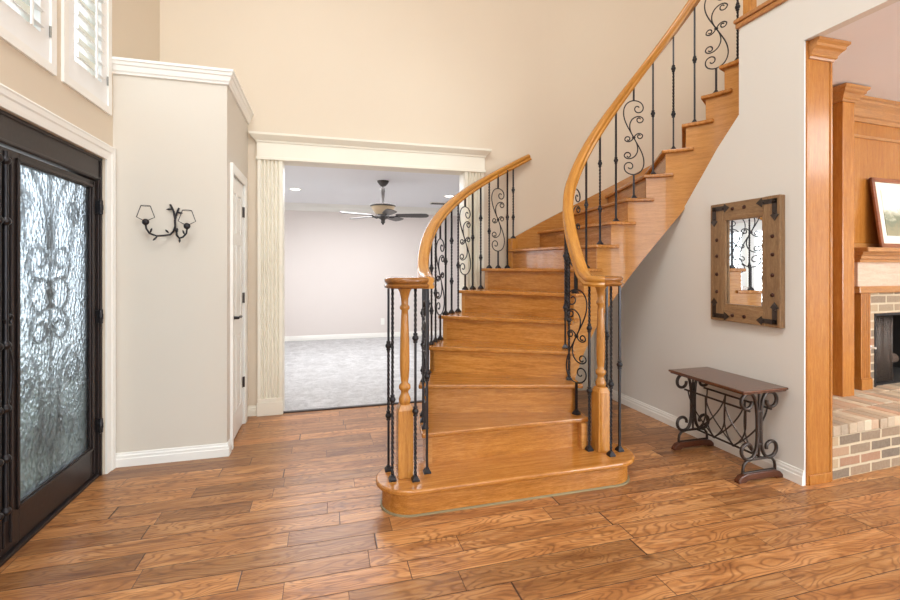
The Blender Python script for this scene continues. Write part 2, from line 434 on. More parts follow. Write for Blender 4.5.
# front wall behind the camera with window openings added to let in light
b = NB(); box(b, XL-.16, -1.2, -3.2, -3.05, 0, CH); box(b, 2.9, 4.4, -3.2, -3.05, 0, CH); box(b, 6.8, 8.2, -3.2, -3.05, 0, CH); box(b, 4.4, 6.8, -3.2, -3.05, 0, .7); box(b, 4.4, 6.8, -3.2, -3.05, 2.3, CH); box(b, -1.2, 2.9, -3.2, -3.05, 0, .3); box(b, -1.2, 2.9, -3.2, -3.05, 3.5, CH)
struct('wall_front', b, M['wall_light'], 'off-white wall behind the viewpoint with window openings added for light', 'wall')
b = NB(); box(b, 8.0, 8.2, -3.2, 2.9, 0, FZ); struct('wall_right', b, M['wall_light'], 'far side wall of the fireplace room', 'wall')
# dining room beyond
b = NB(); box(b, -2.2, 4.9, 8.5, 8.65, 0, 2.5); struct('wall_back', b, M['far_wall'], 'pale greige back wall of the carpeted room', 'wall')
b = NB(); WY0, WY1, WWZ0, WWZ1 = 5.3, 7.5, .5, 2.1
box(b, -2.0, -1.85, YB+.15, WY0, 0, 2.5); box(b, -2.0, -1.85, WY1, 8.5, 0, 2.5); box(b, -2.0, -1.85, WY0, WY1, 0, WWZ0); box(b, -2.0, -1.85, WY0, WY1, WWZ1, 2.5)
struct('wall_left', b, M['far_wall'], 'pale side wall of the carpeted room with shuttered window', 'wall')
b = NB(); box(b, 4.7, 4.85, YB+.1, 8.5, 0, 2.5); struct('wall_right', b, M['far_wall'], 'pale right wall of the carpeted room', 'wall')
b = NB(); box(b, -2.0, XL-.16, YB, YB+.15, 0, 2.6); box(b, XC, 4.9, YB+.16, YB+.2, 0, 2.6); struct('wall_front', b, M['far_wall'], 'pale near wall of the carpeted room beside its opening', 'wall')
# ground outside the door
b = NB(); box(b, -40, XL-.16, -30, 40, -.3, -.1); struct('ground', b, M['lawn'], 'muted green lawn outside beyond the front door', 'ground')

# closet box in the corner, hollow around its door
BOXZ = 2.582
b = NB()
box(b, XL, XBOX, YBOX, YBOX+.1, 0, BOXZ); box(b, XBOX-.1, XBOX, YBOX+.1, 3.60, 0, BOXZ)
box(b, XBOX-.1, XBOX, 3.60, 4.09, 1.985, BOXZ); box(b, XBOX-.1, XBOX, 4.09, YB, 0, BOXZ)
box(b, XL, XBOX, YBOX, YB, BOXZ, BOXZ+.06)
struct('wall_closet', b, M['closet'], 'greige closet block in the corner beside the iron door, topped with white crown', 'wall')
PCROWN = [(0, 0), (.012, 0), (.016, .012), (.022, .02), (.030, .05), (.036, .055), (.042, .075), (.048, .078), (.048, .095), (0, .095)]
b = NB(); sweep(b, [(XL, YBOX, BOXZ-.015), (XBOX+0, YBOX, BOXZ-.015)], [(x, z) for x, z in PCROWN])
o = struct('trim_1', b, M['white'], 'white crown moulding along the top of the closet block front', 'trim')
def run(path, prof, closed=False):
    """mitred moulding: path of 2D points with z; profile grows to the right of travel"""
    b = NB(); P = [Vector(p) for p in path]; n = len(P); rings = []
    for i, p in enumerate(P):
        d0 = (P[i]-P[i-1]).normalized() if i else (P[1]-P[0]).normalized()
        d1 = (P[i+1]-P[i]).normalized() if i < n-1 else d0
        s0 = Vector((d0.y, -d0.x, 0)); s1 = Vector((d1.y, -d1.x, 0)); s = (s0+s1); s = s/(s.dot(s0))
        rings.append([b.verts.new(p+s*x+Vector((0, 0, z))) for x, z in prof])
    m = len(prof)
    for i in range(n-1):
        for k in range(m): b.faces.new((rings[i][k], rings[i][(k+1) % m], rings[i+1][(k+1) % m], rings[i+1][k]))
    b.faces.new(rings[0][::-1]); b.faces.new(rings[-1]); return b
bpy.data.objects.remove(o)
struct('trim_1', run([(XL, YBOX, BOXZ-.015), (XBOX, YBOX, BOXZ-.015), (XBOX, YB, BOXZ-.015)], PCROWN), M['white'], 'white crown moulding around the top of the closet block', 'trim')
PBASE = [(0, 0), (.016, 0), (.016, .05), (.012, .056), (.012, .07), (.007, .078), (.006, .088), (0, .09)]
struct('baseboard_closet', run([(XL+.0, YBOX, 0), (XBOX, YBOX, 0), (XBOX, 3.50, 0)], PBASE), M['white'], 'white baseboard around the foot of the closet block', 'baseboard')
struct('baseboard_back', run([(XBOX, YB, 0), (-.58, YB, 0)], PBASE), M['cream'], 'short cream baseboard between the closet and the fluted pilaster', 'baseboard')
struct('baseboard_back', run([(1.56, YB, 0), (XR, YB, 0)], PBASE), M['cream'], 'white baseboard under the stair on the back wall', 'baseboard')
struct('baseboard_right', run([(XR, YB, 0), (XR, YEND-.03, 0)], PBASE), M['white'], 'white baseboard along the wall behind the console table', 'baseboard')
struct('baseboard_far', run([(-1.85, 8.5, 0), (4.7, 8.5, 0)], PBASE), M['white'], 'white baseboard on the far wall above the grey carpet', 'baseboard')
PC2 = [(0, 0), (.02, .01), (.05, .07), (.09, .11), (.1, .125), (0, .125)]
struct('trim_2', run([(-1.85, YB+.6, 2.325), (-1.85, 8.5, 2.325), (4.7, 8.5, 2.325)], PC2), M['white'], 'white crown moulding where far wall meets ceiling', 'trim')
b = NB(); box(b, OX0, OX1, YB-.01, YB+.03, 0, .009)
struct('trim_3', b, M['bronze'], 'thin dark strip where the planks meet the grey carpet', 'trim')

# cased opening: fluted pilasters and header
def pilaster(x0, x1):
    t = sthing('trim_4' if x0 < 0 else 'trim_5', 'cream fluted pilaster at the '+('left' if x0 < 0 else 'right')+' side of the cased opening', 'trim', ((x0+x1)/2, YB, 0))
    b = NB(); w = x1-x0; n = 5; pts = [(x0, YB)]; pts.append((x0, YB-.03)); e = .022; pitch = (w-2*e)/n
    for k in range(n):
        a = x0+e+k*pitch+pitch*.14; c = x0+e+(k+1)*pitch-pitch*.14; mid = (a+c)/2
        pts.append((a, YB-.03))
        for q in range(1, 6): pts.append((a+(c-a)*q/6, YB-.03+.022*math.sin(PI*q/6)))
        pts.append((c, YB-.03))
    pts += [(x1, YB-.03), (x1, YB)]
    prism(b, pts, .15, OZ+.01); obj('shaft', b, M['cream'], t)
    b = NB(); box(b, x0-.006, x1+.006, YB-.042, YB, 0, .115); box(b, x0-.002, x1+.002, YB-.036, YB, .115, .15); obj('plinth', b, M['cream'], t, bevel=.003)
pilaster(-.57, OX0); pilaster(OX1, 1.535)
b = NB(); box(b, -.575, 1.54, YB-.036, YB, OZ+.0, 2.415)
t5 = sthing('trim_6', 'cream header with projecting crown over the cased opening', 'trim', (.5, YB, OZ))
obj('frieze', b, M['cream'], t5)
b = NB(); box(b, -.582, 1.547, YB-.046, YB, OZ-.004, OZ+.022); obj('fillet', b, M['cream'], t5, bevel=.004)
obj('crown', run([(-.575, YB, 2.405), (-.575, YB-.036, 2.405), (1.54, YB-.036, 2.405), (1.54, YB, 2.405)], [(0, 0), (.008, 0), (.014, .016), (.03, .03), (.05, .05), (.056, .056), (.058, .075), (0, .075)]), M['cream'], t5)
# drywall return of the opening
b = NB(); box(b, OX0-.0, OX0+.004, YB-.0, YB+.15, 0, OZ); box(b, OX1-.004, OX1, YB, YB+.15, 0, OZ); box(b, OX0, OX1, YB, YB+.15, OZ-.004, OZ)
obj('reveal', b, M['cream'], t5)

# ------------------------------------------------------------------ windows with plantation shutters
def shutter_window(nm, y0, y1, z0, z1, lab, X=XL, nst=.12, tiltdir=-.55):
    t = sthing(nm, lab, 'window', (X, (y0+y1)/2, z0))
    b = NB(); o0, o1, p0, p1 = y0-.02, y1+.02, z0-.02, z1+.02; w = .045
    for a in ((o0, o1, p0, p0+w), (o0, o1, p1-w, p1), (o0, o0+w, p0+w, p1-w), (o1-w, o1, p0+w, p1-w)):
        box(b, X-.04, X+.014, a[0], a[1], a[2], a[3])
    obj('frame', b, M['white'], t)
    b = NB(); i0, i1, j0, j1 = o0+w, o1-w, p0+w, p1-w; s = .075; rl = .12
    for a in ((i0, i0+s, j0, j1), (i1-s, i1, j0, j1), (i0+s, i1-s, j0, j0+rl), (i0+s, i1-s, j1-rl, j1)):
        box(b, X-.030, X+.005, a[0], a[1], a[2], a[3])
    sh = obj('shutter', b, M['louver'], t)
    z = j0+rl+.035
    while z < j1-rl-.03:
        b = NB(); ang = R_(38)*tiltdir; prof = []
        for k in range(12):
            a = 2*PI*k/12; px = .043*math.cos(a); pz = .006*math.sin(a)
            prof.append((px*math.cos(ang)-pz*math.sin(ang), px*math.sin(ang)+pz*math.cos(ang)))
        prism(b, prof, i0+s, i1-s, lambda p, h: (X-.014+p[0], h, z+p[1]))
        obj('louver', b, M['louver'], sh, smooth=True); z += .078
    b = NB(); ym = i0+s+(i1-i0-2*s)*.62; box(b, X+.026, X+.034, ym-.006, ym+.006, j0+rl-.02, j1-rl); obj('tilt_rod', b, M['louver'], sh)
    for hz in (j0+.13, j1-.15):
        b = NB(); tube(b, [(X+.010, i1-.004, hz), (X+.010, i1-.004, hz+.055)], .005); obj('hinge', b, M['nickel'], t, smooth=True)
    b = NB(); box(b, X-.11, X-.104, y0, y1, z0, z1); obj('pane', b, M['pane'], t)
    return t
shutter_window('window_1', WINS[1][0], WINS[1][1], WZ0, WZ1, 'white shuttered window high on the entry wall, nearer the closet block')
shutter_window('window_2', WINS[0][0], WINS[0][1], WZ0, WZ1, 'white shuttered window above the door at the top left corner')
shutter_window('window_3', WY0, (WY0+WY1)/2-.03, WWZ0, WWZ1, 'white shuttered window of the carpeted room seen in the mirror', X=-1.85)
shutter_window('window_4', (WY0+WY1)/2+.03, WY1, WWZ0, WWZ1, 'second white shuttered window of the carpeted room, deeper in', X=-1.85)
t = sthing('added_window_5', 'wide window added behind the viewpoint to let in light', 'window', (.85, -3.1, .3))  # made-up light source, nothing known of this side
b = NB()
for x in (-1.2, .13, 1.5, 2.84): box(b, x, x+.06, -3.16, -3.08, .3, 3.5)
for z in (.3, 2.3, 3.44): box(b, -1.2, 2.9, -3.16, -3.08, z, z+.06)
obj('frame', b, M['white'], t); b = NB(); box(b, -1.2, 2.9, -3.13, -3.124, .3, 3.5); obj('pane', b, M['pane'], t)

# ------------------------------------------------------------------ scroll curves
def spiral(cx, cz, r0, r1, a0, a1, n=22):
    return [(cx+(r0+(r1-r0)*k/n)*math.cos(R_(a0+(a1-a0)*k/n)), cz+(r0+(r1-r0)*k/n)*math.sin(R_(a0+(a1-a0)*k/n))) for k in range(n+1)]
def bez(p0, p1, p2, p3, n=14):
    out = []
    for k in range(n+1):
        t = k/n; s = 1-t
        out.append(tuple(s*s*s*a+3*s*s*t*b_+3*s*t*t*c+t*t*t*d for a, b_, c, d in zip(p0, p1, p2, p3)))
    return out

# ------------------------------------------------------------------ front door
D = sthing('door_1', 'dark bronze iron double door with rippled glass and scrolled ironwork behind it', 'door', (XL, 2.49, 0))
b = NB()
XF = XL-.022
box(b, XL-.14, XF, DY1-.030, DY1, 0, DZ); box(b, XL-.14, XF, DY0, DY0+.030, 0, DZ); box(b, XL-.14, XF, DY0+.030, DY1-.030, 1.845, DZ)
box(b, XF, XF+.008, DY1-.018, DY1, 0, DZ); box(b, XF, XF+.008, DY0, DY1, DZ-.018, DZ)
box(b, XF, XF+.006, DY0, DY1, 1.85, 1.866); box(b, XL-.14, XF, DY0, DY1, 0, .018)
obj('door_frame', b, M['bronze'], D, bevel=.003)
def leaf(y0, y1, side):
    b = NB(); xa, xb = XL-.08, XL-.040; g0, g1 = (y0+.222, y1-.055) if side > 0 else (y0+.055, y1-.222); gz0, gz1 = .205, 1.788
    box(b, xa, xb, y0, g0, .022, 1.838); box(b, xa, xb, g1, y1, .022, 1.838); box(b, xa, xb, g0, g1, .022, gz0); box(b, xa, xb, g0, g1, gz1, 1.838)
    for (p0, p1, q0, q1) in ((g0-.022, g0-.006, gz0-.022, gz1+.02), (g1+.006, g1+.022, gz0-.022, gz1+.02)):
        box(b, xb, xb+.010, p0, p1, q0, q1)
    for (q0, q1) in ((gz0-.022, gz0-.006), (gz1+.006, gz1+.022)): box(b, xb, xb+.010, g0-.022, g1+.022, q0, q1)
    for q in (.075, .10, .15): box(b, xb, xb+.012, *((y0+q, y0+q+.010) if side > 0 else (y1-q-.010, y1-q)), .06, 1.80)
    if side > 0:
        box(b, xb, xb+.008, y1-.03, y1-.018, .03, 1.83)
    lf = obj('door_leaf', b, M['bronze'], D, bevel=.003)
    b = NB(); box(b, xb-.018, xb-.012, g0, g1, gz0, gz1); obj('glass', b, M['rain'], lf)
    # iron scrolls behind the glass
    b = NB(); X = xa-.014; cy = (g0+g1)/2; mir = side
    def st(pts, r=.008): tube(b, [(X, cy+mir*p[0], p[1]) for p in pts], r, 6)
    for s in (-1, 1):
        st([(s*.085, gz0), (s*.085, .7)], .007)
        st(spiral(s*.085, 1.16, .085, .085, 0, 360, 30), .009)
        st(spiral(s*.085, .98, .09, .03, 90, 90-s*400, 34), .009)
        st(spiral(s*.095, 1.34, .10, .03, -90, -90+s*400, 34), .009)
        st(bez((s*.03, 1.40), (s*.03, 1.6), (s*.06, 1.72), (s*.16, gz1)), .008)
        st(bez((s*.19, 1.40), (s*.24, 1.5), (s*.2, 1.62), (s*.26, gz1)), .008)
        st(spiral(s*.21, 1.62, .075, .02, -90, -90+s*460, 34), .008)
        st(spiral(s*.2, .72, .09, .02, 90, 90-s*430, 34), .008)
        st(spiral(s*.18, .42, .09, .02, 90, 90+s*430, 34), .008)
        st(bez((s*.02, .30), (s*.1, .5), (s*.02, .7), (s*.17, .86)), .008)
    st([(0, gz0), (0, gz1)], .009)
    lathe(b, [(.001, -.012), (.03, -.010), (.045, 0), (.03, .010), (.001, .012)], (X, cy, 1.16), 14, 'x')
    obj('iron_grille', b, M['iron'], lf, smooth=True)
    for hz in (.27, .95, 1.63):
        b = NB(); yy = y1+.002 if side > 0 else y0-.002
        lathe(b, [(.004, 0), (.012, .006), (.012, .03), (.014, .034), (.014, .062), (.012, .066), (.012, .09), (.004, .098)], (XL-.012, yy, hz), 12)
        box(b, XL-.05, XL-.012, yy-.012, yy+.012, hz+.01, hz+.088)
        obj('hinge', b, M['iron'], lf, smooth=True)
    b = NB(); yh = y0+.022 if side > 0 else y1-.022; xh = xb+.06
    tube(b, [(xh, yh, .22), (xh, yh, 1.80)], .010, 10)
    for q in (.26, .485, .70, .97, 1.5, 1.76): lathe(b, [(.008, -.02), (.018, -.008), (.02, 0), (.018, .008), (.008, .02)], (xh, yh, q), 12)
    for q in (.26, .485, .70, .97, 1.5, 1.76): tube(b, [(xb, yh, q), (xh, yh, q)], .009)
    tube(b, [(xh, yh+side*y, z) for y, z in bez((0, .97), (.05, .94), (.05, .75), (0, .70))], .008)
    tube(b, [(xh+.0, yh+side*y, z) for y, z in spiral(.02, 1.08, .03, .01, 180, 560)], .007)
    obj('pull_handle', b, M['iron'], lf, smooth=True)
leaf(2.345, DY1-.032, 1); leaf(DY0+.032, 2.340, -1)
b = NB(); box(b, XL-.040, XL-.026, 2.331, 2.355, .022, 1.838); obj('astragal', b, M['bronze'], D, bevel=.003)
# casing
PCAS = [(0, 0), (0, .010), (.02, .013), (.045, .014), (.052, .02), (.075, .022), (.082, .025), (.09, .022), (.09, 0)]
def casing(nm, lab, path, prof, X, sgn, mat):
    b = NB(); P = [Vector((0, p[0], p[1])) for p in path]; rings = []; n = len(P)
    for i, p in enumerate(P):
        d0 = (P[i]-P[i-1]).normalized() if i else (P[1]-P[0]).normalized(); d1 = (P[i+1]-P[i]).normalized() if i < n-1 else d0
        s0 = Vector((0, -d0.z, d0.y)); s1 = Vector((0, -d1.z, d1.y)); s = s0+s1; s = s/s.dot(s0)
        rings.append([b.verts.new(Vector((X+sgn*h, p.y, p.z))+s*w) for w, h in prof])
    m = len(prof)
    for i in range(n-1):
        for k in range(m): b.faces.new((rings[i][k], rings[i][(k+1) % m], rings[i+1][(k+1) % m], rings[i+1][k]))
    b.faces.new(rings[0][::-1]); b.faces.new(rings[-1])
    return b
struct('trim_7', casing('', '', [(DY0, 0), (DY0, DZ), (DY1, DZ), (DY1, 0)], PCAS, XL, 1, 0), M['white'], 'white stepped casing around the dark iron door', 'trim')

# closet door on the side of the block
D2 = sthing('door_2', 'narrow white six-panel closet door on the side of the corner block', 'door', (XBOX, 3.84, 0))
b = NB(); y0, y1 = 3.605, 4.085; xa, xb = XBOX-.045, XBOX-.006
box(b, xa, xb-.008, y0, y1, .01, 1.98)
s = .075; ym = (y0+y1)/2
for a in ((y0, y0+s, .01, 1.98), (y1-s, y1, .01, 1.98), (ym-.035, ym+.035, .01, 1.98)): box(b, xb-.008, xb, *a)
for a in ((.01, .2), (.78, .93), (1.48, 1.57), (1.87, 1.98)):
    box(b, xb-.008, xb, y0+s, ym-.035, *a); box(b, xb-.008, xb, ym+.035, y1-s, *a)
for (q0, q1) in ((.2, .78), (.93, 1.48), (1.57, 1.87)):
    for (r0, r1) in ((y0+s, ym-.035), (ym+.035, y1-s)): box(b, xb-.008, xb-.003, r0+.022, r1-.022, q0+.022, q1-.022)
dl = obj('door_leaf', b, M['white'], D2, bevel=.002)
b = NB(); lathe(b, [(.028, 0), (.028, .006), (.012, .012), (.010, .045), (.001, .05)], (xb, 3.655, .93), 14, 'x')
tube(b, [(xb+.042, 3.655, .93), (xb+.046, 3.70, .935), (xb+.044, 3.74, .925), (xb+.042, 3.77, .928)], .008)
obj('lever_handle', b, M['iron'], dl, smooth=True)
for hz in (.31, 1.01, 1.72):
    b = NB(); tube(b, [(xb+.008, y1+.002, hz), (xb+.008, y1+.002, hz+.085)], .008, 8); box(b, xb, xb+.004, y1-.02, y1, hz, hz+.085); obj('hinge', b, M['iron_br'], D2, smooth=True)
b = NB(); box(b, XBOX-.09, XBOX, 3.598, 3.606, 0, 1.99); box(b, XBOX-.09, XBOX, 4.087, 4.095, 0, 1.99); box(b, XBOX-.09, XBOX, 3.6, 4.09, 1.982, 1.99); obj('jamb', b, M['white'], D2)
PCB = [(0, 0), (0, .01), (.018, .016), (.05, .018), (.066, .018), (.066, 0)]
struct('trim_8', casing('', '', [(3.598, 0), (3.598, 1.99), (4.095, 1.99), (4.095, 0)], PCB, XBOX, 1, 0), M['white'], 'white casing around the narrow closet door', 'trim')

# ------------------------------------------------------------------ right opening jamb
J = sthing('trim_9', 'golden oak jamb with a moulded capital at the end of the right wall', 'trim', ((XR+JX)/2, YEND, 0))
b = NB(); box(b, XR+.012, JX+.012, YEND-.03, YEND, .0, FZ-.0); obj('jamb_board', b, M['rift'], J, bevel=.003)
b = NB(); box(b, XR+.0125, XR+.03, YEND-.036, YEND-.001, 0, FZ-.0); box(b, JX+.002, JX+.02, YEND-.036, YEND+.09, 0, FZ); obj('edge_bead', b, M['rift'], J, bevel=.004)
b = NB(); box(b, XR+.03, JX-.0, YEND-.042, YEND-.03, .0, .06); obj('foot_block', b, M['rift'], J, bevel=.003)
PCAP = [(0, 0), (.010, 0), (.014, .012), (.022, .018), (.022, .03), (.036, .05), (.05, .062), (.052, .078), (.066, .09), (.066, .105), (0, .105)]
obj('capital', run([(XR+.03, YEND-.03, FZ-.107), (JX+.015, YEND-.03, FZ-.107), (JX+.015, YEND+.1, FZ-.107)], PCAP), M['rift_x'], J)
b = NB(); box(b, XR+.03, JX+.015, YEND-.03, YEND+.1, FZ-.107, FZ-.002); obj('capital_core', b, M['rift_x'], J)

# ------------------------------------------------------------------ staircase
def sm(a, b_, x): t = max(0, min(1, (x-a)/(b_-a))); return t*t*(3-2*t)
def RO(th): return 1.70+.055*sm(15, 72, th)
def RLR(th): return 1.67+.085*sm(15, 72, th)
def RIN(th): return .610+.058*sm(8, 50, th)
def RFN(th): return RIN(th)+.03
def THI(i): return TH(i)+(0 if i < 5 else (1.2, 2.4, 3.2)[i-5] if i < 8 else 3.6 if i < 14 else (3.0 if i == 14 else 1.8))
ST = thing('curved_staircase', 'curved golden oak staircase rising around to the upper floor', 'staircase', (1.2, 2.6, 0))
CEN = (XC, YC)
def stadium(x0, x1, y0, y1, n=14):
    r = (y1-y0)/2; c = (y0+y1)/2; pts = []
    for k in range(n+1): a = -PI/2+PI*k/n; pts.append((x1-r+r*math.cos(a), c+r*math.sin(a)))
    for k in range(n+1): a = PI/2+PI*k/n; pts.append((x0+r+r*math.cos(a), c+r*math.sin(a)))
    return pts
b = NB(); prism(b, stadium(.266, 1.866, 2.295, 2.66), .122, .151); obj('starting_tread', b, M['oak'], ST, smooth=True, bevel=.009, seg=3)
b = NB(); prism(b, stadium(.300, 1.832, 2.332, 2.64), .0, .122); obj('starting_riser', b, M['oak'], ST, smooth=True)
b = NB(); prism(b, stadium(.292, 1.840, 2.324, 2.64), .0, .009)
M['old_caulk'] = paint('worn_edge', (146, 134, 102), .6, .25); obj('shoe_moulding', b, M['old_caulk'], ST, smooth=True)
def rad(th, r, off=0):
    """a point on the radial line at th, pushed forward (down the stair) by off"""
    a = R_(th); x, y = cyl(th, r); return (x-off*math.sin(a), y-off*math.cos(a))
for i in range(2, 16):
    th, t2, ti, tj = TH(i), TH(i+1), THI(i), THI(i+1); z = Z(i); openend = i <= 7
    ro = (lambda q: RO(q)) if openend else (lambda q: ROUT-.012)
    tail = tj+(4.8 if i > 7 else 3.2)
    pts = [rad(ti, RIN(ti), .028), rad(th, ro(th), .028)]
    if i == 2: pts = [(XC-RIN(3), 2.553), (XC-RO(3)+.0, 2.560)]
    for k in range(1, 7): q = th+(t2-th)*k/6; pts.append(cyl(q, ro(q)))
    pts.append(cyl(t2+.6, ro(t2)-.03)); pts.append(cyl(tj+.6, RFN(tj)+.01)); pts.append(cyl(tail, RFN(tail)+.004)); pts.append(cyl(tail, RIN(tail)))
    for k in range(5, 0, -1): q = ti+(tail-ti)*k/6; pts.append(cyl(q, RIN(q)))
    b = NB(); prism(b, pts, z-.028, z)
    obj('tread', b, M['oak'], ST, loc=(XC, YC, z), rotz=-R_(th+6), bevel=.008, seg=3)
    b = NB(); rr = ro(th)-.035 if openend else ROUT-.012
    pr = [rad(ti, RFN(ti)+.004, .0), rad(th, rr, .0), rad(th, rr, -.018), rad(ti, RFN(ti)+.004, -.018)]
    if i == 2: pr = [(XC-RFN(3), 2.588), (XC-rr, 2.592), (XC-rr, 2.612), (XC-RFN(3), 2.606)]
    prism(b, pr, Z(i-1), z-.028)
    obj('riser', b, M['oak'], ST, loc=(XC, YC, z), rotz=-R_(th))
b = NB(); q = TH(16); prism(b, [rad(q, RFN(q)+.004, 0), rad(q, ROUT-.012, 0), rad(q, ROUT-.012, -.018), rad(q, RFN(q)+.004, -.018)], Z(15), LZ-.028)
obj('riser', b, M['oak'], ST, loc=(XC, YC, LZ), rotz=-R_(q))
# cut stringers (inner and open outer), soffit and wall skirt
DEP = .72
def curved(fR0, fR1, th0, th1, ftop, fbot, steps, minz=0):
    b = NB(); uvl = b.loops.layers.uv.verify()
    def quad(vs, uv):
        f = b.faces.new([b.verts.new(v) for v in vs])
        for lp, u in zip(f.loops, uv): lp[uvl].uv = u
    for k in range(len(steps)-1):
        a, c = steps[k], steps[k+1]
        ta, tb = ftop(a+1e-3, c), ftop(c-1e-3, a); ba, bb = max(minz, fbot(a)), max(minz, fbot(c))
        for R, s in ((fR0, 1), (fR1, -1)):
            (xa, ya), (xc, yc) = cyl(a, R(a)), cyl(c, R(c)); la, lc = R_(a)*R(a), R_(c)*R(c)
            quad([(xa, ya, ba), (xc, yc, bb), (xc, yc, tb), (xa, ya, ta)], [(la, ba), (lc, bb), (lc, tb), (la, ta)])
        for zz in ((ba, bb), (ta, tb)):
            quad([(*cyl(a, fR0(a)), zz[0]), (*cyl(c, fR0(c)), zz[1]), (*cyl(c, fR1(c)), zz[1]), (*cyl(a, fR1(a)), zz[0])], [(R_(a), 0), (R_(c), 0), (R_(c), .04), (R_(a), .04)])
        caps = []
        if k == 0: caps.append((a, ta, ba))
        if k == len(steps)-2: caps.append((c, tb, bb))
        else:
            tn = ftop(c+1e-3, steps[k+2])
            if abs(tn-tb) > 1e-4: caps.append((c, max(tn, tb), min(tn, tb)))
        for q, t_, b_ in caps:
            quad([(*cyl(q, fR0(q)), b_), (*cyl(q, fR1(q)), b_), (*cyl(q, fR1(q)), t_), (*cyl(q, fR0(q)), t_)], [(0, b_), (.04, b_), (.04, t_), (0, t_)])
    bmesh.ops.remove_doubles(b, verts=b.verts, dist=1e-5); return b
def steptop(q, other): 
    return Z(max(i for i in range(2, 16) if (THI(i) if inner_side else TH(i)) < (q+other)/2+.01))-.028
st = [3+3*k for k in range(0, 57)]
inner_side = True
def cuts(f, a, c):
    v = sorted(set([round(q, 3) for q in [a, c]+[f(i) for i in range(2, 16) if a < f(i) < c]])); out = []
    for p, q in zip(v, v[1:]): out += [p+(q-p)*k/5 for k in range(5)]
    return out+[v[-1]]
b = curved(lambda q: RFN(q), lambda q: RFN(q)+.035, 3, 171, steptop, lambda q: max(0, zc(q)-DEP), cuts(THI, 3, 171))
obj('inner_stringer', b, M['oak_uv'], ST, smooth=True, auto=30)
inner_side = False
b = curved(lambda q: RO(q)-.03, lambda q: RO(q)-.065, 3, 75, steptop, lambda q: max(0, zc(q)-DEP), cuts(TH, 3, 75))
obj('outer_stringer', b, M['oak_uv'], ST, smooth=True, auto=30)
b = curved(lambda q: ROUT-.026, lambda q: ROUT-.002, 75, 172, lambda q, o_: zc(q)+.085, lambda q: zc(q)-.2, [75+2.5*k for k in range(0, 40)])
obj('wall_skirt', b, M['oak_uv'], ST, smooth=True, auto=30)
b = NB(); bl = [cyl(74.6, ROUT-.012), cyl(74.8, RO(74)-.035), cyl(77.2, RO(74)-.035), cyl(77.2, ROUT-.002)]
prism(b, bl, Z(7), zc(76)+.09); obj('skirt_block', b, M['oak_z'], ST, bevel=.003)
b = curved(lambda q: RFN(q)+.035, lambda q: (RO(q)-.065) if q < 75 else ROUT-.004, 27, 172, lambda q, o_: zc(q)-DEP+.05, lambda q: zc(q)-DEP+.02, [28+3*k for k in range(0, 49)])
obj('soffit', b, M['wall_light'], ST, smooth=True, auto=30)

# landing of the upper floor
b = NB(); box(b, JX, xw, -3.2, YC+.11, LZ-.02, LZ); box(b, XR, JX, -3.2, YC-.0, LZ-.016, LZ)
struct('floor', b, M['oak'], 'oak floor of the upper landing', 'floor')
b = NB(); box(b, XR-.03, XR+.02, -3.0, 2.50, LZ-.028, LZ); box(b, XR-.018, XR+.01, -3.0, 2.495, LZ-.062, LZ-.028)
struct('trim_10', b, M['rift_x'], 'golden oak nosing along the edge of the upper landing', 'trim', bevel=.007)

# ------------------------------------------------------------------ balusters
def lathe_me(name, prof, mat, n=12):
    b = NB(); lathe(b, prof, (0, 0, 0), n); bmesh.ops.recalc_face_normals(b, faces=b.faces)
    me = bpy.data.meshes.new(name); b.to_mesh(me); b.free(); me.materials.append(mat)
    for p in me.polygons: p.use_smooth = True
    me.set_sharp_from_angle(angle=R_(40)); return me
def knuck():
    b = NB()
    lathe(b, [(.008, -.028), (.0125, -.024), (.0125, -.018), (.009, -.016), (.015, -.010), (.0185, 0), (.015, .010), (.009, .016), (.0125, .018), (.0125, .024), (.008, .028)], (0, 0, 0), 12)
    me = bpy.data.meshes.new('knuckle'); bmesh.ops.recalc_face_normals(b, faces=b.faces); b.to_mesh(me); b.free(); me.materials.append(M['iron'])
    for p in me.polygons: p.use_smooth = True
    return me
def shoe():
    b = NB(); v = []
    for w, z in ((.020, 0), (.020, .009), (.0095, .026), (.0095, .030)):
        v.append([b.verts.new((sx*w, sy*w, z)) for sx, sy in ((-1, -1), (1, -1), (1, 1), (-1, 1))])
    for a, c in zip(v, v[1:]):
        for k in range(4): b.faces.new((a[k], a[(k+1) % 4], c[(k+1) % 4], c[k]))
    b.faces.new(v[0][::-1]); b.faces.new(v[-1])
    me = bpy.data.meshes.new('shoe'); b.to_mesh(me); b.free(); me.materials.append(M['iron']); return me
KN, SH = knuck(), shoe()
BR = .0066
def bar(b, z0, z1, tw):
    if tw:
        n = max(8, int((z1-z0)/.011)); tube(b, [(0, 0, z0+(z1-z0)*k/n) for k in range(n+1)], BR, sq=True, twist=R_(38))
    else: tube(b, [(0, 0, z0), (0, 0, z1)], BR, sq=True)
def scroll_strands():
    r = .0048; S = []
    for s in (1, -1):
        f = lambda pts: [(s*x, s*z) for x, z in pts]
        S.append(f(bez((0, .305), (-.06, .30), (-.088, .25), (-.082, .19))+bez((-.082, .19), (-.075, .12), (-.03, .06), (0, 0))[1:]))
        S.append(f(bez((0, .305), (.03, .305), (.075, .29), (.078, .245), 8)+spiral(.034, .240, .044, .010, 0, -330)[1:]))
        S.append(f(bez((0, 0), (-.03, .05), (-.045, .10), (-.02, .14), 8)+bez((-.02, .14), (0, .175), (.06, .19), (.078, .15), 8)[1:]+spiral(.046, .148, .032, .008, 0, -340)[1:]))
        S.append(f(bez((0, .0), (.02, .035), (.05, .045), (.072, .02), 8)+spiral(.047, .012, .026, .007, 20, -330)[1:]))
    return S, r
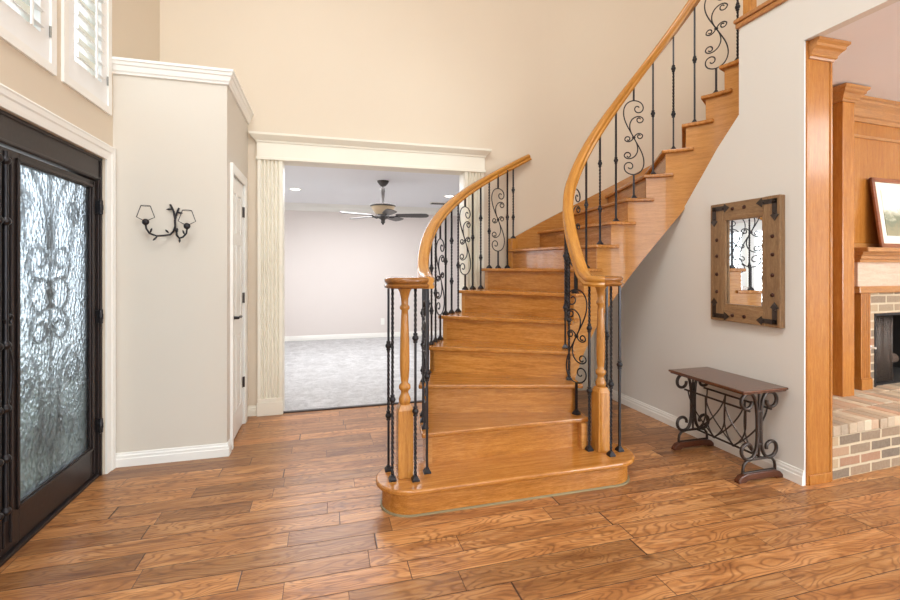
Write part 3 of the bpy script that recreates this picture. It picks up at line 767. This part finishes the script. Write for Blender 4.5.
def baluster(parent, x, y, z0, z1, style, ang=0):
    H = z1-z0; b = NB(); ks = []
    name = 'baluster'
    if style == 'scroll':
        name = 'scroll_baluster'; zm = H*.52; S, r = scroll_strands(); k_ = min(1, (H-.14)/.62)
        bar(b, 0, zm-.305*k_, False); bar(b, zm+.305*k_, H, False)
        for s in S: tube(b, [(px*k_, 0, zm+pz*k_) for px, pz in s], r, 6)
        tube(b, [(-.012, 0, zm), (.012, 0, zm)], .008, 6)
    elif style == 'double':
        a, c = H*.30, H*.68; bar(b, 0, a, False); bar(b, a, c, True); bar(b, c, H, False); ks = [a, c]
    elif style == 'double2':
        a, c = H*.36, H*.74; bar(b, 0, a, True); bar(b, a, c, False); bar(b, c, H, True); ks = [a, c]
    else:
        c = H*(.52 if style == 'single' else .42); bar(b, 0, c, style == 'singletw'); bar(b, c, H, style == 'singletw'); ks = [c]
    pw = WORLD[parent.name]
    bmesh.ops.recalc_face_normals(b, faces=b.faces); me = bpy.data.meshes.new(name); b.to_mesh(me); b.free(); me.materials.append(M['iron'])
    if style == 'scroll':
        for p in me.polygons: p.use_smooth = True
        me.set_sharp_from_angle(angle=R_(50))
    o = inst(name, me, parent, (x-pw.x, y-pw.y, z0-pw.z), ang)
    inst('shoe', SH, o)
    for k in ks: inst('knuckle', KN, o, (0, 0, k))
    return o
RP = [(-.030, -.060), (.030, -.060), (.034, -.048), (.026, -.036), (.032, -.026), (.033, -.012), (.024, -.003), (.010, 0), (-.010, 0), (-.024, -.003), (-.033, -.012), (-.032, -.026), (-.026, -.036), (-.034, -.048)]
RP = [(x*1.1, z*1.1) for x, z in RP]
CAPZ = 1.25
def newel(parent, x, y, zb, zt):
    nw = None; b = NB(); s = .041
    # square base with chamfered shoulders
    zs = zb+.40; v = []
    for w, z in ((s, zb), (s, zs-.03), (s*.72, zs)):
        v.append([b.verts.new((x+sx*w, y+sy*w, z)) for sx, sy in ((-1, -1), (1, -1), (1, 1), (-1, 1))])
    for a, c in zip(v, v[1:]):
        for k in range(4): b.faces.new((a[k], a[(k+1) % 4], c[(k+1) % 4], c[k]))
    b.faces.new(v[0][::-1]); b.faces.new(v[-1])
    nw = obj('newel_post', b, M['oak_z'], parent, bevel=.004)
    b = NB(); h = zt-zs; P = [(.028, 0), (.032, .012), (.034, .025), (.026, .045), (.021, .06), (.021, .07), (.031, .082), (.033, .092), (.031, .102), (.019, .115), (.023, .14), (.0265, .19), (.027, .25), (.025, .36), (.020, h-.15), (.018, h-.125), (.027, h-.115), (.027, h-.103), (.019, h-.092), (.020, h-.06), (.030, h-.02), (.042, h)]
    lathe(b, [(r, zs+z) for r, z in P], (x, y, 0), 24); obj('turned_shaft', b, M['oak_z'], nw, smooth=True, auto=60)
def cap(parent, x, y, r=.128):
    b = NB(); lathe(b, [(r-.02, CAPZ-.062), (r-.004, CAPZ-.058), (r, CAPZ-.046), (r-.012, CAPZ-.036), (r-.004, CAPZ-.026), (r-.002, CAPZ-.012), (r-.012, CAPZ-.003), (r-.03, CAPZ), (.001, CAPZ+.002)], (x, y, 0), 36)
    return obj('newel_cap', b, M['cap'], parent, smooth=True, auto=60)
def ease(th, h): 
    v = zc(th)+h; d = v-CAPZ; k = .035
    return CAPZ+.5*(d+math.sqrt(d*d+4*k*k))-.0

# left railing
LR = thing('stair_railing', 'left stair railing of black iron balusters under curved oak handrail ending at the wall', 'railing', (.44, 2.49, .151), 'iron and oak stair railings')
path = [(.50, 2.40, CAPZ), (.545, 2.44, CAPZ+.001), (.566, 2.50, CAPZ+.003)]
for k in range(0, 60): th = 4+78.5*k/59; r = RLR(th)+.03*sm(70, 82, th); path.append((*cyl(th, r), ease(th, .86)))
b = NB(); sweep(b, path[1:], RP); obj('handrail', b, M['rail'], LR, smooth=True, auto=50)
newel(LR, .425, 2.478, .151, CAPZ-.06); cap(LR, .44, 2.49)
for (x, y), s in zip(((.347, 2.565), (.352, 2.440), (.471, 2.405), (.552, 2.480)), ('double', 'singletw', 'double2', 'single')): baluster(LR, x, y, .151, CAPZ-.058, s)
seq = ['scroll', 'single', 'double', 'singletw']
k = 0
for i in range(2, 8):
    for q in (1.5, 5.5, 9.5):
        th = TH(i)+q+.5; r = RO(th)-.03
        baluster(LR, *cyl(th, r), Z(i), ease(th, .86)-.05, seq[k % 4], PI/2-R_(th)); k += 1
th = 78.5; baluster(LR, *cyl(76.2, RO(74)-.0), zc(76)+.09, ease(76, .86)-.05, 'double')

# right railing
RR = thing('stair_railing', 'right stair railing of black iron balusters with oak handrail sweeping up to upper floor', 'railing', (1.685, 2.49, .151), 'iron and oak stair railings')
path = [(1.64, 2.40, CAPZ), (1.60, 2.425, CAPZ+.001), (1.588, 2.48, CAPZ+.003)]
for k in range(0, 90): th = 4+170*k/89; path.append((*cyl(th, RIN(th)+.035), ease(th, .89)))
path += [(2.93, 2.47, LZ+.96), (2.87, 2.44, LZ+.965), (2.80, 2.44, LZ+.965)]
b = NB(); sweep(b, path, RP); obj('handrail', b, M['rail'], RR, smooth=True, auto=50)
newel(RR, 1.680, 2.500, .151, CAPZ-.06); cap(RR, 1.685, 2.49, .126)
for (x, y), s in zip(((1.606, 2.512), (1.688, 2.405), (1.785, 2.455), (1.775, 2.575)), ('double2', 'singletw', 'single', 'double')): baluster(RR, x, y, .151, CAPZ-.058, s)
for i in range(2, 16):
    th = TH(i)+8.3; 
    if i == 2: th = 11.5
    s = {2: 'scroll', 6: 'scroll', 10: 'scroll', 14: 'scroll'}.get(i) or ('double' if i in (4, 8, 12) else ('singletw' if i in (3, 15) else 'single'))
    baluster(RR, *cyl(th, RIN(th)+.055), Z(i), ease(th, .89)-.05, s, R_(110) if i == 2 else PI/2-R_(th))
# landing railing
LRR = thing('landing_railing', 'short railing with oak newel on the upper landing edge, top right', 'railing', (2.80, 2.3, LZ))
b = NB(); box(b, 2.772, 2.83, 2.405, 2.463, LZ, LZ+1.08); obj('newel_post', b, M['oak_z'], LRR, bevel=.004)
b = NB(); sweep(b, [(2.80, 2.42, LZ+.965), (2.80, -2.9, LZ+.965)], RP); obj('handrail', b, M['rail'], LRR)
y = 2.29; k = 0
while y > .9: baluster(LRR, 2.80, y, LZ, LZ+.91, ('singletw', 'scroll', 'single', 'double')[k % 4], PI/2); y -= .15; k += 1

# ------------------------------------------------------------------ wall sconce on the closet block
def sx(cx, cy, d=.0):
    u = 125+cx/10.9; v = 195+cy/10.9; return (-.976+(u-169)*.0057, YBOX-.012-d, 1.294+(268-v)*.00672)
S = thing('wall_sconce', 'black branch-shaped iron candle sconce with two wire shades on the closet wall', 'sconce', sx(490, 320))
b = NB()
tube(b, [sx(*p) for p in ((435, 95), (455, 130), (478, 180), (490, 250), (492, 330), (470, 390), (430, 425))]+[sx(380, 438, .03), sx(310, 445, .05), sx(240, 420, .06), sx(205, 370, .06), sx(197, 320, .06)], .0062, 7)
tube(b, [sx(*p) for p in ((535, 130), (518, 170), (502, 215), (487, 270), (492, 340), (505, 390))]+[sx(525, 430, .03), sx(565, 465, .05), sx(610, 455, .06), (sx(650, 415, .06)), sx(660, 350, .06)], .0062, 7)
fr = obj('branch', b, M['iron'], S, smooth=True, auto=60)
for (a, c, w) in (((470, 145), (390, 150), 0), ((510, 178), (578, 188), 0), ((430, 410), (390, 372), .02), ((245, 418), (268, 362), .06), ((320, 450), (270, 495), .05), ((525, 410), (533, 352), .03), ((570, 462), (568, 515), .05), ((630, 430), (608, 378), .06)):
    p, q = Vector(sx(*a, w)), Vector(sx(*c, w)); b = NB(); tube(b, [p, p.lerp(q, .3), p.lerp(q, .65), q], .005, 7, radii=[.002, .0055, .0065, .0015]); obj('leaf', b, M['iron'], S, smooth=True)
for (cx, cy, px) in ((197, 300, ((165, 290), (112, 250), (155, 130), (245, 135), (282, 262), (230, 298))), (657, 335, ((630, 320), (575, 282), (608, 165), (700, 170), (742, 290), (695, 322)))):
    b = NB(); x, y, z = sx(cx, cy, .06); lathe(b, [(.006, -.022), (.018, -.012), (.021, 0), (.018, .012), (.008, .02)], (x, y, z), 14); cp = obj('candle_cup', b, M['iron'], S, smooth=True)
    b = NB(); x0 = x
    prof = [(sx(*p, 0)[0]-x0, sx(*p, 0)[2]) for p in px]
    # cage of three hoops and six ribs
    zt = max(p[1] for p in prof); zm = sx(0, px[1][1])[2]; rt = .027; rm = .052
    for rr, zz in ((rt, zt),): tube(b, [(x+rr*math.cos(2*PI*k/24), y+rr*math.sin(2*PI*k/24), zz) for k in range(25)], .0018, 5)
    for k in range(2):
        a = PI*k; ca, sa = math.cos(a), math.sin(a)
        tube(b, [(x+.012*ca, y+.012*sa, z+.01), (x+rm*ca, y+rm*sa, zm), (x+rt*ca, y+rt*sa, zt)], .0028, 5)
    obj('wire_shade', b, M['iron'], S, smooth=True)

# ------------------------------------------------------------------ ceiling fan in the carpeted room
F = thing('ceiling_fan', 'dark metal ceiling fan with five blades and an amber bowl in the carpeted room', 'ceiling fan', (.74, 6.0, 1.87))
c = (.74, 6.0, 0)
b = NB(); lathe(b, [(.03, 2.38), (.05, 2.40), (.072, 2.43), (.078, 2.45)], c, 24); obj('canopy', b, M['fanmetal'], F, smooth=True)
b = NB(); lathe(b, [(.012, 2.39), (.012, 2.36), (.032, 2.355), (.034, 2.33), (.026, 2.28), (.018, 2.17), (.028, 2.15), (.03, 2.13)], c, 20); obj('downrod', b, M['fanmetal'], F, smooth=True, auto=50)
b = NB(); lathe(b, [(.165, 2.135), (.170, 2.125), (.165, 2.112), (.15, 2.108)], c, 32); lathe(b, [(.02, 2.15), (.16, 2.132)], c, 32); obj('bowl_rim', b, M['fanmetal'], F, smooth=True)
b = NB(); lathe(b, [(.158, 2.112), (.14, 2.075), (.115, 2.04), (.095, 2.015), (.07, 2.005)], c, 32); obj('bowl', b, M['glass_amber'], F, smooth=True)
b = NB(); lathe(b, [(.07, 2.01), (.085, 1.995), (.085, 1.97), (.06, 1.955), (.03, 1.94), (.025, 1.92), (.03, 1.905), (.014, 1.885), (.006, 1.87)], c, 24); obj('motor_housing', b, M['fanmetal'], F, smooth=True, auto=50)
for k in range(5):
    a = R_(-14+72*k); ca, sa = math.cos(a), math.sin(a)
    T = lambda r, w, z: (c[0]+r*ca-w*sa, c[1]+r*sa+w*ca, z)
    b = NB(); tube(b, [T(.06, 0, 1.975), T(.12, 0, 1.965), T(.17, 0, 1.985), T(.2, 0, 1.988)], .008, 6)
    br = obj('blade_bracket', b, M['iron'], F, smooth=True)
    b = NB(); out = [(.17, -.045), (.3, -.058), (.5, -.066), (.57, -.06), (.60, -.03), (.605, 0), (.60, .03), (.57, .06), (.5, .066), (.3, .058), (.17, .045)]
    lo = [b.verts.new(T(r, w, 1.99-w*.25)) for r, w in out]; hi = [b.verts.new(T(r, w, 1.997-w*.25)) for r, w in out]
    b.faces.new(lo); b.faces.new(hi[::-1])
    for q in range(len(out)): j = (q+1) % len(out); b.faces.new((lo[q], lo[j], hi[j], hi[q]))
    obj('blade', b, M['fanmetal'], F)
for (x, y), lab in (((-.42, 6.94), 'small round recessed ceiling light left of the fan'), ((1.91, 6.96), 'small round recessed ceiling light right of the fan, near the handrail')):
    t = thing('recessed_light', lab, 'ceiling light', (x, y, 2.44), 'recessed ceiling lights of the carpeted room')
    b = NB(); lathe(b, [(.095, 2.45), (.095, 2.445), (.075, 2.441), (.07, 2.449)], (x, y, 0), 28); obj('trim_ring', b, M['white'], t, smooth=True)
    b = NB(); lathe(b, [(.07, 2.449), (.055, 2.444), (.001, 2.442)], (x, y, 0), 28); obj('lens', b, M['bulb'], t, smooth=True)
t = thing('ceiling_vent', 'small grey ceiling air vent beside the right recessed light', 'vent', (1.93, 7.76, 2.44))
b = NB(); box(b, 1.78, 2.08, 7.68, 7.84, 2.438, 2.45); obj('frame', b, M['plate'], t, bevel=.003)
for k in range(5): b = NB(); box(b, 1.80, 2.06, 7.695+.028*k, 7.705+.028*k, 2.43, 2.438); obj('slat', b, M['fanmetal'], t)
t = thing('wall_outlet', 'small white electrical outlet low on the far wall of the carpeted room', 'outlet', (1.04, 8.49, .30))
b = NB(); box(b, 1.005, 1.075, 8.492, 8.50, .24, .36); obj('cover_plate', b, M['plate'], t, bevel=.003)
for z in (.275, .32): b = NB(); lathe(b, [(.015, -.002), (.015, .0)], (1.04, 8.492, z), 14, 'y'); obj('socket', b, M['plate'], t)

# ------------------------------------------------------------------ wall mirror
MR = thing('wall_mirror', 'rustic wooden framed mirror with iron corners and studs above the console table', 'mirror', (XR, 2.444, .92))
m0, m1, n0, n1 = 2.150, 2.675, .926, 1.757; fw = .112; x0, x1 = XR-.045, XR-.002
for q0, q1 in ((m0, m0+fw), (m1-fw, m1)): b = NB(); box(b, x0, x1, q0, q1, n0, n1); obj('frame_stile', b, M['frame_wood'], MR, bevel=.005)
for q0, q1 in ((n0+.001, n0+fw), (n1-fw, n1-.001)): b = NB(); box(b, x0+.001, x1, m0+fw, m1-fw, q0, q1); obj('frame_rail', b, M['frame_wood_h'], MR, bevel=.005)
b = NB()
for a in ((m0+fw-.004, m0+fw+.012, n0+fw, n1-fw), (m1-fw-.012, m1-fw+.004, n0+fw, n1-fw), (m0+fw, m1-fw, n0+fw-.004, n0+fw+.012), (m0+fw, m1-fw, n1-fw-.012, n1-fw+.004)): box(b, x0+.003, x0+.022, *a)
obj('inner_lip', b, M['frame_wood'], MR, bevel=.003)
b = NB(); box(b, x0+.024, x0+.028, m0+fw-.01, m1-fw+.01, n0+fw-.01, n1-fw+.01); obj('mirror_glass', b, M['mirror'], MR)
def stud(y, z, r=.013): 
    b = NB(); lathe(b, [(.001, -.010), (r*.6, -.0085), (r*.92, -.004), (r, 0)], (x0, y, z), 12, 'x'); obj('stud', b, M['stud'], MR, smooth=True)
for z in (1.13, 1.255, 1.385, 1.50): stud(m0+fw*.45, z); stud(m1-fw*.5, z)
for y in (2.40, 2.49): stud(y, n1-fw*.42); stud(y, n0+fw*.42)
for sy, yc_ in ((1, m0+.035), (-1, m1-.035)):
    for sz, zc_ in ((1, n0+.035), (-1, n1-.035)):
        b = NB(); w = .015; L_ = .125
        def arm(dy, dz):
            # strap that ends in a spear point
            px = [(-w, -w), (L_*.66, -w), (L_*.70, -w*1.9), (L_, 0), (L_*.70, w*1.9), (L_*.66, w), (-w, w)]
            pts = [((yc_+sy*p[0]) if dy else yc_+p[1], (zc_+sz*p[0]) if dz else zc_+p[1]) for p in px]
            prism(b, pts, x0-.004, x0, lambda p, h: (h, p[0], p[1]))
        arm(1, 0); arm(0, 1)
        cb = obj('corner_bracket', b, M['iron_br'], MR)
        for dy, dz in ((0, 0), (.075, 0), (0, .075)):
            b = NB(); lathe(b, [(.001, -.008), (.006, -.006), (.008, 0)], (x0-.004, yc_+sy*dy, zc_+sz*dz), 10, 'x'); obj('rivet', b, M['iron_br'], cb, smooth=True)

# ------------------------------------------------------------------ console table
T = thing('console_table', 'small console table with scrolled black iron frame and cherry wood top', 'table', (2.58, 2.43, 0))
b = NB(); box(b, 2.395, 2.745, 2.12, 2.735, .551, .566); o = obj('tabletop', b, M['table_wood'], T, bevel=.006, seg=3)
b = NB(); box(b, 2.405, 2.740, 2.13, 2.725, .541, .552); obj('tabletop_underlay', b, M['table_wood'], T, bevel=.003)
cx = 2.572
for ye in (2.172, 2.690):
    b = NB(); P = lambda pts: [(cx+p[0], ye, p[1]) for p in pts]
    for s in (-1, 1):
        up = bez((s*.014, .30), (s*.012, .42), (s*.02, .533), (s*.075, .533), 10)+[(s*(.088+(.050-.0*k)*math.sin(R_(k*15))), .483+.050*math.cos(R_(k*15))) for k in range(1, 9)]
        up += [(s*(.088+(.050-.0022*k)*math.sin(R_(120+k*15))), .483+(.050-.0022*k)*math.cos(R_(120+k*15))) for k in range(1, 11)]
        dn = bez((s*.014, .30), (s*.012, .22), (s*.02, .135), (s*.075, .132), 10)+[(s*(.085+(.052)*math.sin(R_(k*15))), .184-.052*math.cos(R_(k*15))) for k in range(1, 9)]
        dn += [(s*(.085+(.052-.0025*k)*math.sin(R_(120+k*15))), .184-(.052-.0025*k)*math.cos(R_(120+k*15))) for k in range(1, 11)]
        tube(b, P(up), .0105, 8); tube(b, P(dn), .0105, 8)
    for z in (.30, .42, .22): tube(b, [(cx-.02, ye, z), (cx+.02, ye, z)], .009, 8)
    tube(b, [(cx, ye, .13), (cx, ye, .54)], .007, 8)
    obj('scroll_end', b, M['iron_br'], T, smooth=True, auto=60)
    b = NB(); arch = [(-.125, .05), (-.125, .075), (-.12, .10), (-.10, .122), (-.06, .13), (.06, .13), (.10, .122), (.12, .10), (.125, .075), (.125, .05)]
    tube(b, P(arch), .0085, 8); tube(b, P([(-.125, .052), (.125, .052)]), .0085, 8); obj('iron_arch', b, M['iron_br'], T, smooth=True, auto=60)
    b = NB(); ft = [(-.175, 0), (-.12, 0), (-.10, .012), (.10, .012), (.12, 0), (.175, 0), (.172, .018), (.15, .04), (.11, .052), (-.11, .052), (-.15, .04), (-.172, .018)]
    prism(b, ft, ye-.018, ye+.018, lambda p, h: (cx+p[0], h, p[1])); obj('foot', b, M['foot_wood'], T, bevel=.004)
for xx, z in ((2.50, .425), (2.67, .425), (2.588, .135)):
    b = NB(); tube(b, [(xx, 2.172, z), (xx, 2.690, z)], .007, 8); obj('cross_rod', b, M['iron_br'], T, smooth=True)
for xx in (2.50, 2.67):
    n = 3; sp = (2.66-2.20)/n
    for k in range(n):
        for s in (1, -1):
            y0_ = 2.20+sp*(k+.5)-s*sp*.5; y1_ = 2.20+sp*(k+.5)+s*sp*.55
            b = NB(); tube(b, bez((xx, y0_, .425), (xx+(cx-xx)*.1, y0_+s*sp*.05, .32), (cx, y0_+s*sp*.3, .22), (cx, y1_, .135), 12), .0048, 6); obj('rack_bar', b, M['iron_br'], T, smooth=True)

# ------------------------------------------------------------------ fireplace wall in the next room
A = R_(3.0); HX, HY = JX+.02, 2.045
def fr_(x, y):  # hearth frame: x along the wall, y into the wall
    return (HX+x*math.cos(A)-y*math.sin(A), HY+x*math.sin(A)+y*math.cos(A))
def fbox(b, x0, x1, y0, y1, z0, z1):
    box(b, HX+x0, HX+x1, HY+y0, HY+y1, z0, z1)
def fobj(name, b, mat, parent=None, **kw):
    bmesh.ops.rotate(b, verts=b.verts, cent=(HX, HY, 0), matrix=Matrix.Rotation(A, 3, 'Z'))
    return obj(name, b, mat, parent, **kw)
H_ = .335
HR = thing('brick_hearth', 'raised hearth of weathered tan brick in front of the fireplace', 'hearth', (*fr_(1.5, .3), 0))
b = NB(); fbox(b, .0, 3.4, .0, .55, 0, H_-.066); fobj('hearth_base', b, M['brick_xz'], HR)
b = NB(); n = 46; w = 3.4/n
for k in range(n):
    e = .0022; fbox(b, k*w+e, (k+1)*w-e, -.012+random.uniform(-.004, .004), .188, H_-.064, H_+random.uniform(-.003, .003))
    fbox(b, k*w+e, (k+1)*w-e, .192, .392, H_-.064, H_+random.uniform(-.003, .003)); fbox(b, k*w+e, (k+1)*w-e, .396, .56, H_-.064, H_+random.uniform(-.003, .003))
def brick_random():
    t = NT('old_brick_units'); x, y, z = t.sep(t.coord()); 
    ge = t.node('ShaderNodeNewGeometry').outputs['Random Per Island']
    pick = t.ramp(ge, [(0, srgb(140, 122, 104)), (.25, srgb(178, 150, 122)), (.45, srgb(196, 140, 106)), (.6, srgb(206, 182, 150)), (.8, srgb(156, 130, 108)), (1, srgb(214, 196, 168))])
    sp = t.noise(t.coord(), 40, 4, .7); c_ = t.mix(t.math('MULTIPLY', sp, .6), pick, srgb(200, 184, 160)); t.bump(sp, .5, .008)
    return t.set(Base_Color=c_, Roughness=.75)
M['brick_u'] = brick_random()
fobj('hearth_cap', b, M['brick_u'], HR, bevel=.003, seg=1)
b = NB(); fbox(b, .004, 3.39, .0, .55, H_-.07, H_-.006)
M['mortar'] = paint('mortar', (208, 196, 176), .9, .05); fobj('mortar_bed', b, M['mortar'], HR)
# brick surround and firebox
FP = thing('fireplace', 'brick fireplace with oak mantel shelf, fluted pilasters and black firebox', 'fireplace', (*fr_(2.2, .6), H_))
Yp = .50; ox0, ox1, oz = 1.335, 2.40, .93
b = NB(); fbox(b, 1.20, ox0, Yp, Yp+.1, H_, oz); fbox(b, ox1, 2.70, Yp, Yp+.1, H_, oz); fbox(b, 1.20, 2.70, Yp, Yp+.1, oz, 1.125); fobj('brick_surround', b, M['brick_xz'], FP)
b = NB(); fbox(b, ox0-.03, ox0, Yp+.1, Yp+.6, H_, oz); fbox(b, ox1, ox1+.03, Yp+.1, Yp+.6, H_, oz); fbox(b, ox0, ox1, Yp+.55, Yp+.6, H_, oz); fbox(b, ox0, ox1, Yp+.1, Yp+.6, oz, oz+.03); fbox(b, ox0, ox1, Yp+.02, Yp+.6, H_-.01, H_+.006); fobj('firebox', b, M['soot'], FP)
b = NB(); fbox(b, ox0, ox0+.02, Yp-.004, Yp+.02, H_, oz); fbox(b, ox1-.02, ox1, Yp-.004, Yp+.02, H_, oz); fbox(b, ox0, ox1, Yp-.004, Yp+.02, oz-.02, oz); fobj('iron_surround', b, M['iron'], FP)
b = NB(); pts = []
for k in range(41): x = .02+.30*k/40; pts.append((x, .05+.016*math.sin(k*1.45)))
for k in range(40):
    a_, c_ = pts[k], pts[k+1]
    v = [b.verts.new((HX+ox0+p[0], HY+Yp+p[1], z)) for p, z in ((a_, H_+.02), (c_, H_+.02), (c_, oz-.03), (a_, oz-.03))]; b.faces.new(v)
bmesh.ops.remove_doubles(b, verts=b.verts, dist=1e-5)
def mesh_screen():
    t = NT('spark_screen'); tr = t.node('ShaderNodeBsdfTransparent'); mx = t.node('ShaderNodeMixShader'); mx.inputs[0].default_value = .55
    t.l.new(tr.outputs[0], mx.inputs[1]); t.l.new(t.b.outputs[0], mx.inputs[2]); t.l.new(mx.outputs[0], t.n['Material Output'].inputs[0])
    return t.set(Base_Color=srgb(104, 92, 84), Roughness=.5, Metallic=.6)
sc_ = fobj('spark_screen', b, mesh_screen(), FP, smooth=True, auto=80)
so = sc_.modifiers.new('thick', 'SOLIDIFY'); so.thickness = .002
for k, (x, z, l, an) in enumerate(((1.75, .42, .5, 8), (1.85, .48, .45, -14), (1.72, .40, .36, 30))):
    b = NB(); ca, sa = math.cos(R_(an)), math.sin(R_(an)); tube(b, [(HX+x+l*.5*ca*q, HY+Yp+.3+l*.5*sa*q, z) for q in (-1, -.5, 0, .5, 1)], .045, 12, radii=[.042, .047, .045, .048, .042])
    bmesh.ops.rotate(b, verts=b.verts, cent=(HX, HY, 0), matrix=Matrix.Rotation(A, 3, 'Z')); o = obj('log', b, M['log'], FP, smooth=True)
b = NB(); lathe(b, [(.02, 0), (.02, -.006), (.008, -.01), (.008, -.045), (.001, -.047)], (HX+1.275, HY+Yp-.0, .66), 14, 'y'); fobj('gas_valve_key', b, M['plate'], FP, smooth=True)
for x in (1.12, 2.68):
    b = NB(); w_ = .115; pts = [(x, Yp+.02), (x, Yp-.03)]
    for k in range(4):
        a_ = x+.014+k*.023; pts.append((a_, Yp-.03))
        for q in range(1, 5): pts.append((a_+.017*q/5, Yp-.03+.008*math.sin(PI*q/5)))
        pts.append((a_+.017, Yp-.03))
    pts += [(x+w_, Yp-.03), (x+w_, Yp+.02)]
    prism(b, [(HX+p[0], HY+p[1]) for p in pts], H_+.09, 1.10); pl_ = fobj('fluted_pilaster', b, M['rift'], FP)
    b = NB(); fbox(b, x-.008, x+w_+.008, Yp-.042, Yp+.02, H_, H_+.085); fbox(b, x-.004, x+w_+.004, Yp-.037, Yp+.02, H_+.085, H_+.095); fobj('plinth', b, M['rift'], pl_, bevel=.003)
b = NB(); fbox(b, 1.10, 2.84, Yp-.035, Yp+.1, 1.10, 1.155); fobj('architrave', b, M['rift_x'], FP, bevel=.006)
b = NB(); fbox(b, 1.10, 2.84, Yp-.02, Yp+.1, 1.155, 1.36); fobj('frieze_panel', b, M['mantel'], FP)
def frun(path, prof):
    b = run([(HX+p[0], HY+p[1], p[2]) for p in path], prof); return b
b = frun([(1.10, Yp+.05, 1.345), (1.10, Yp-.03, 1.345), (2.84, Yp-.03, 1.345), (2.84, Yp+.05, 1.345)], [(0, 0), (.01, 0), (.014, .02), (.03, .03), (.034, .05), (.05, .06), (.06, .08), (0, .08)]); fobj('bed_moulding', b, M['rift_x'], FP)
b = NB(); fbox(b, 1.03, 2.89, Yp-.13, Yp+.06, 1.425, 1.46); fobj('mantel_shelf', b, M['rift_x'], FP, bevel=.008, seg=3)
# overmantel panelling with crown
b = NB(); fbox(b, .0, 4.6, Yp+.1, Yp+.16, .0, FZ-.0) if False else None
b = NB(); fbox(b, .90, 3.0, Yp+.055, Yp+.10, 1.125, FZ)
fobj('overmantel_panel', b, M['rift'], FP)
b = NB(); fbox(b, .95, 2.9, Yp+.045, Yp+.055, 1.46, 1.50); fbox(b, .95, 2.9, Yp+.045, Yp+.055, 2.36, 2.385); fbox(b, .97, 1.0, Yp+.045, Yp+.055, 1.5, 2.36); fobj('panel_moulding', b, M['rift_x'], FP, bevel=.004)
b = frun([(.90, Yp+.055, FZ-.17), (3.0, Yp+.055, FZ-.17)], [(0, 0), (.012, 0), (.018, .03), (.03, .04), (.05, .09), (.08, .125), (.085, .14), (.10, .15), (.10, .168), (0, .168)]); fobj('crown', b, M['rift_x'], FP)
# tall cabinet column left of the fireplace
CB = thing('bookcase_cabinet', 'tall golden oak built-in cabinet with column left of the fireplace', 'cabinet', (*fr_(.6, .5), H_))
b = NB(); fbox(b, .763, .895, .385, .65, H_, FZ-.11); fobj('column', b, M['rift'], CB, bevel=.004)
b = NB(); fbox(b, .738, .877, .424, .43, H_+.0, H_+.0+.14); fobj('column_base', b, M['rift'], CB) if False else b.free()
b = frun([(.755, .65, FZ-.115), (.755, .385, FZ-.115), (.895, .385, FZ-.115), (.895, .65, FZ-.115)], PCAP[::1]); fobj('column_capital', b, M['rift_x'], CB)
b = NB(); fbox(b, .755, .895, .385, .65, FZ-.115, FZ-.002); fobj('capital_core', b, M['rift_x'], CB)
b = NB(); fbox(b, .0, .763, .50, .65, H_, FZ-.002); fobj('carcass', b, M['rift'], CB)
b = NB(); fbox(b, .02, .70, .485, .50, H_+.05, 1.20); dr = fobj('door', b, M['rift'], CB, bevel=.004)
b = NB(); fbox(b, .66, .665, .46, .485, .78, .80); fbox(b, .66, .665, .46, .485, .88, .90); fbox(b, .657, .668, .452, .462, .77, .91); fobj('handle', b, M['iron_br'], dr)
b = NB(); fbox(b, .02, .70, .485, .50, 1.24, 2.48); fobj('door', b, M['rift'], CB, bevel=.004)
b = frun([(.0, .50, FZ-.115), (.755, .50, FZ-.115)], PCAP); fobj('crown', b, M['rift_x'], CB)
# back wall of the fireplace room
b = NB(); box(b, 5.85, 8.1, 2.72, 2.85, 0, FZ); struct('wall_back', b, M['wall_light'], 'plain wall right of the fireplace', 'wall')
# framed picture leaning on the mantel
px0, pz0, pw_, ph_ = 1.335, 1.46, .70, .58; lean = R_(7)
PF = thing('framed_picture', 'framed pale landscape print leaning on the mantel shelf', 'picture', (*fr_(px0+pw_/2, Yp+.0), pz0))
def ptilt(b):
    bmesh.ops.rotate(b, verts=b.verts, cent=(0, HY+Yp-.02, pz0), matrix=Matrix.Rotation(-lean, 3, 'X')); return b
b = NB(); f0 = Yp-.055
for a_ in ((px0, px0+.035, pz0, pz0+ph_), (px0+pw_-.035, px0+pw_, pz0, pz0+ph_), (px0, px0+pw_, pz0, pz0+.035), (px0, px0+pw_, pz0+ph_-.035, pz0+ph_)): fbox(b, a_[0], a_[1], f0, f0+.02, a_[2], a_[3])
fobj('frame', ptilt(b), M['pic_wood'], PF, bevel=.004)
b = NB(); fbox(b, px0+.03, px0+pw_-.03, f0+.010, f0+.014, pz0+.03, pz0+ph_-.03); fobj('mat', ptilt(b), M['mat'], PF)
b = NB(); fbox(b, px0+.10, px0+pw_-.10, f0+.006, f0+.010, pz0+.10, pz0+ph_-.10); fobj('print', ptilt(b), M['print'], PF)
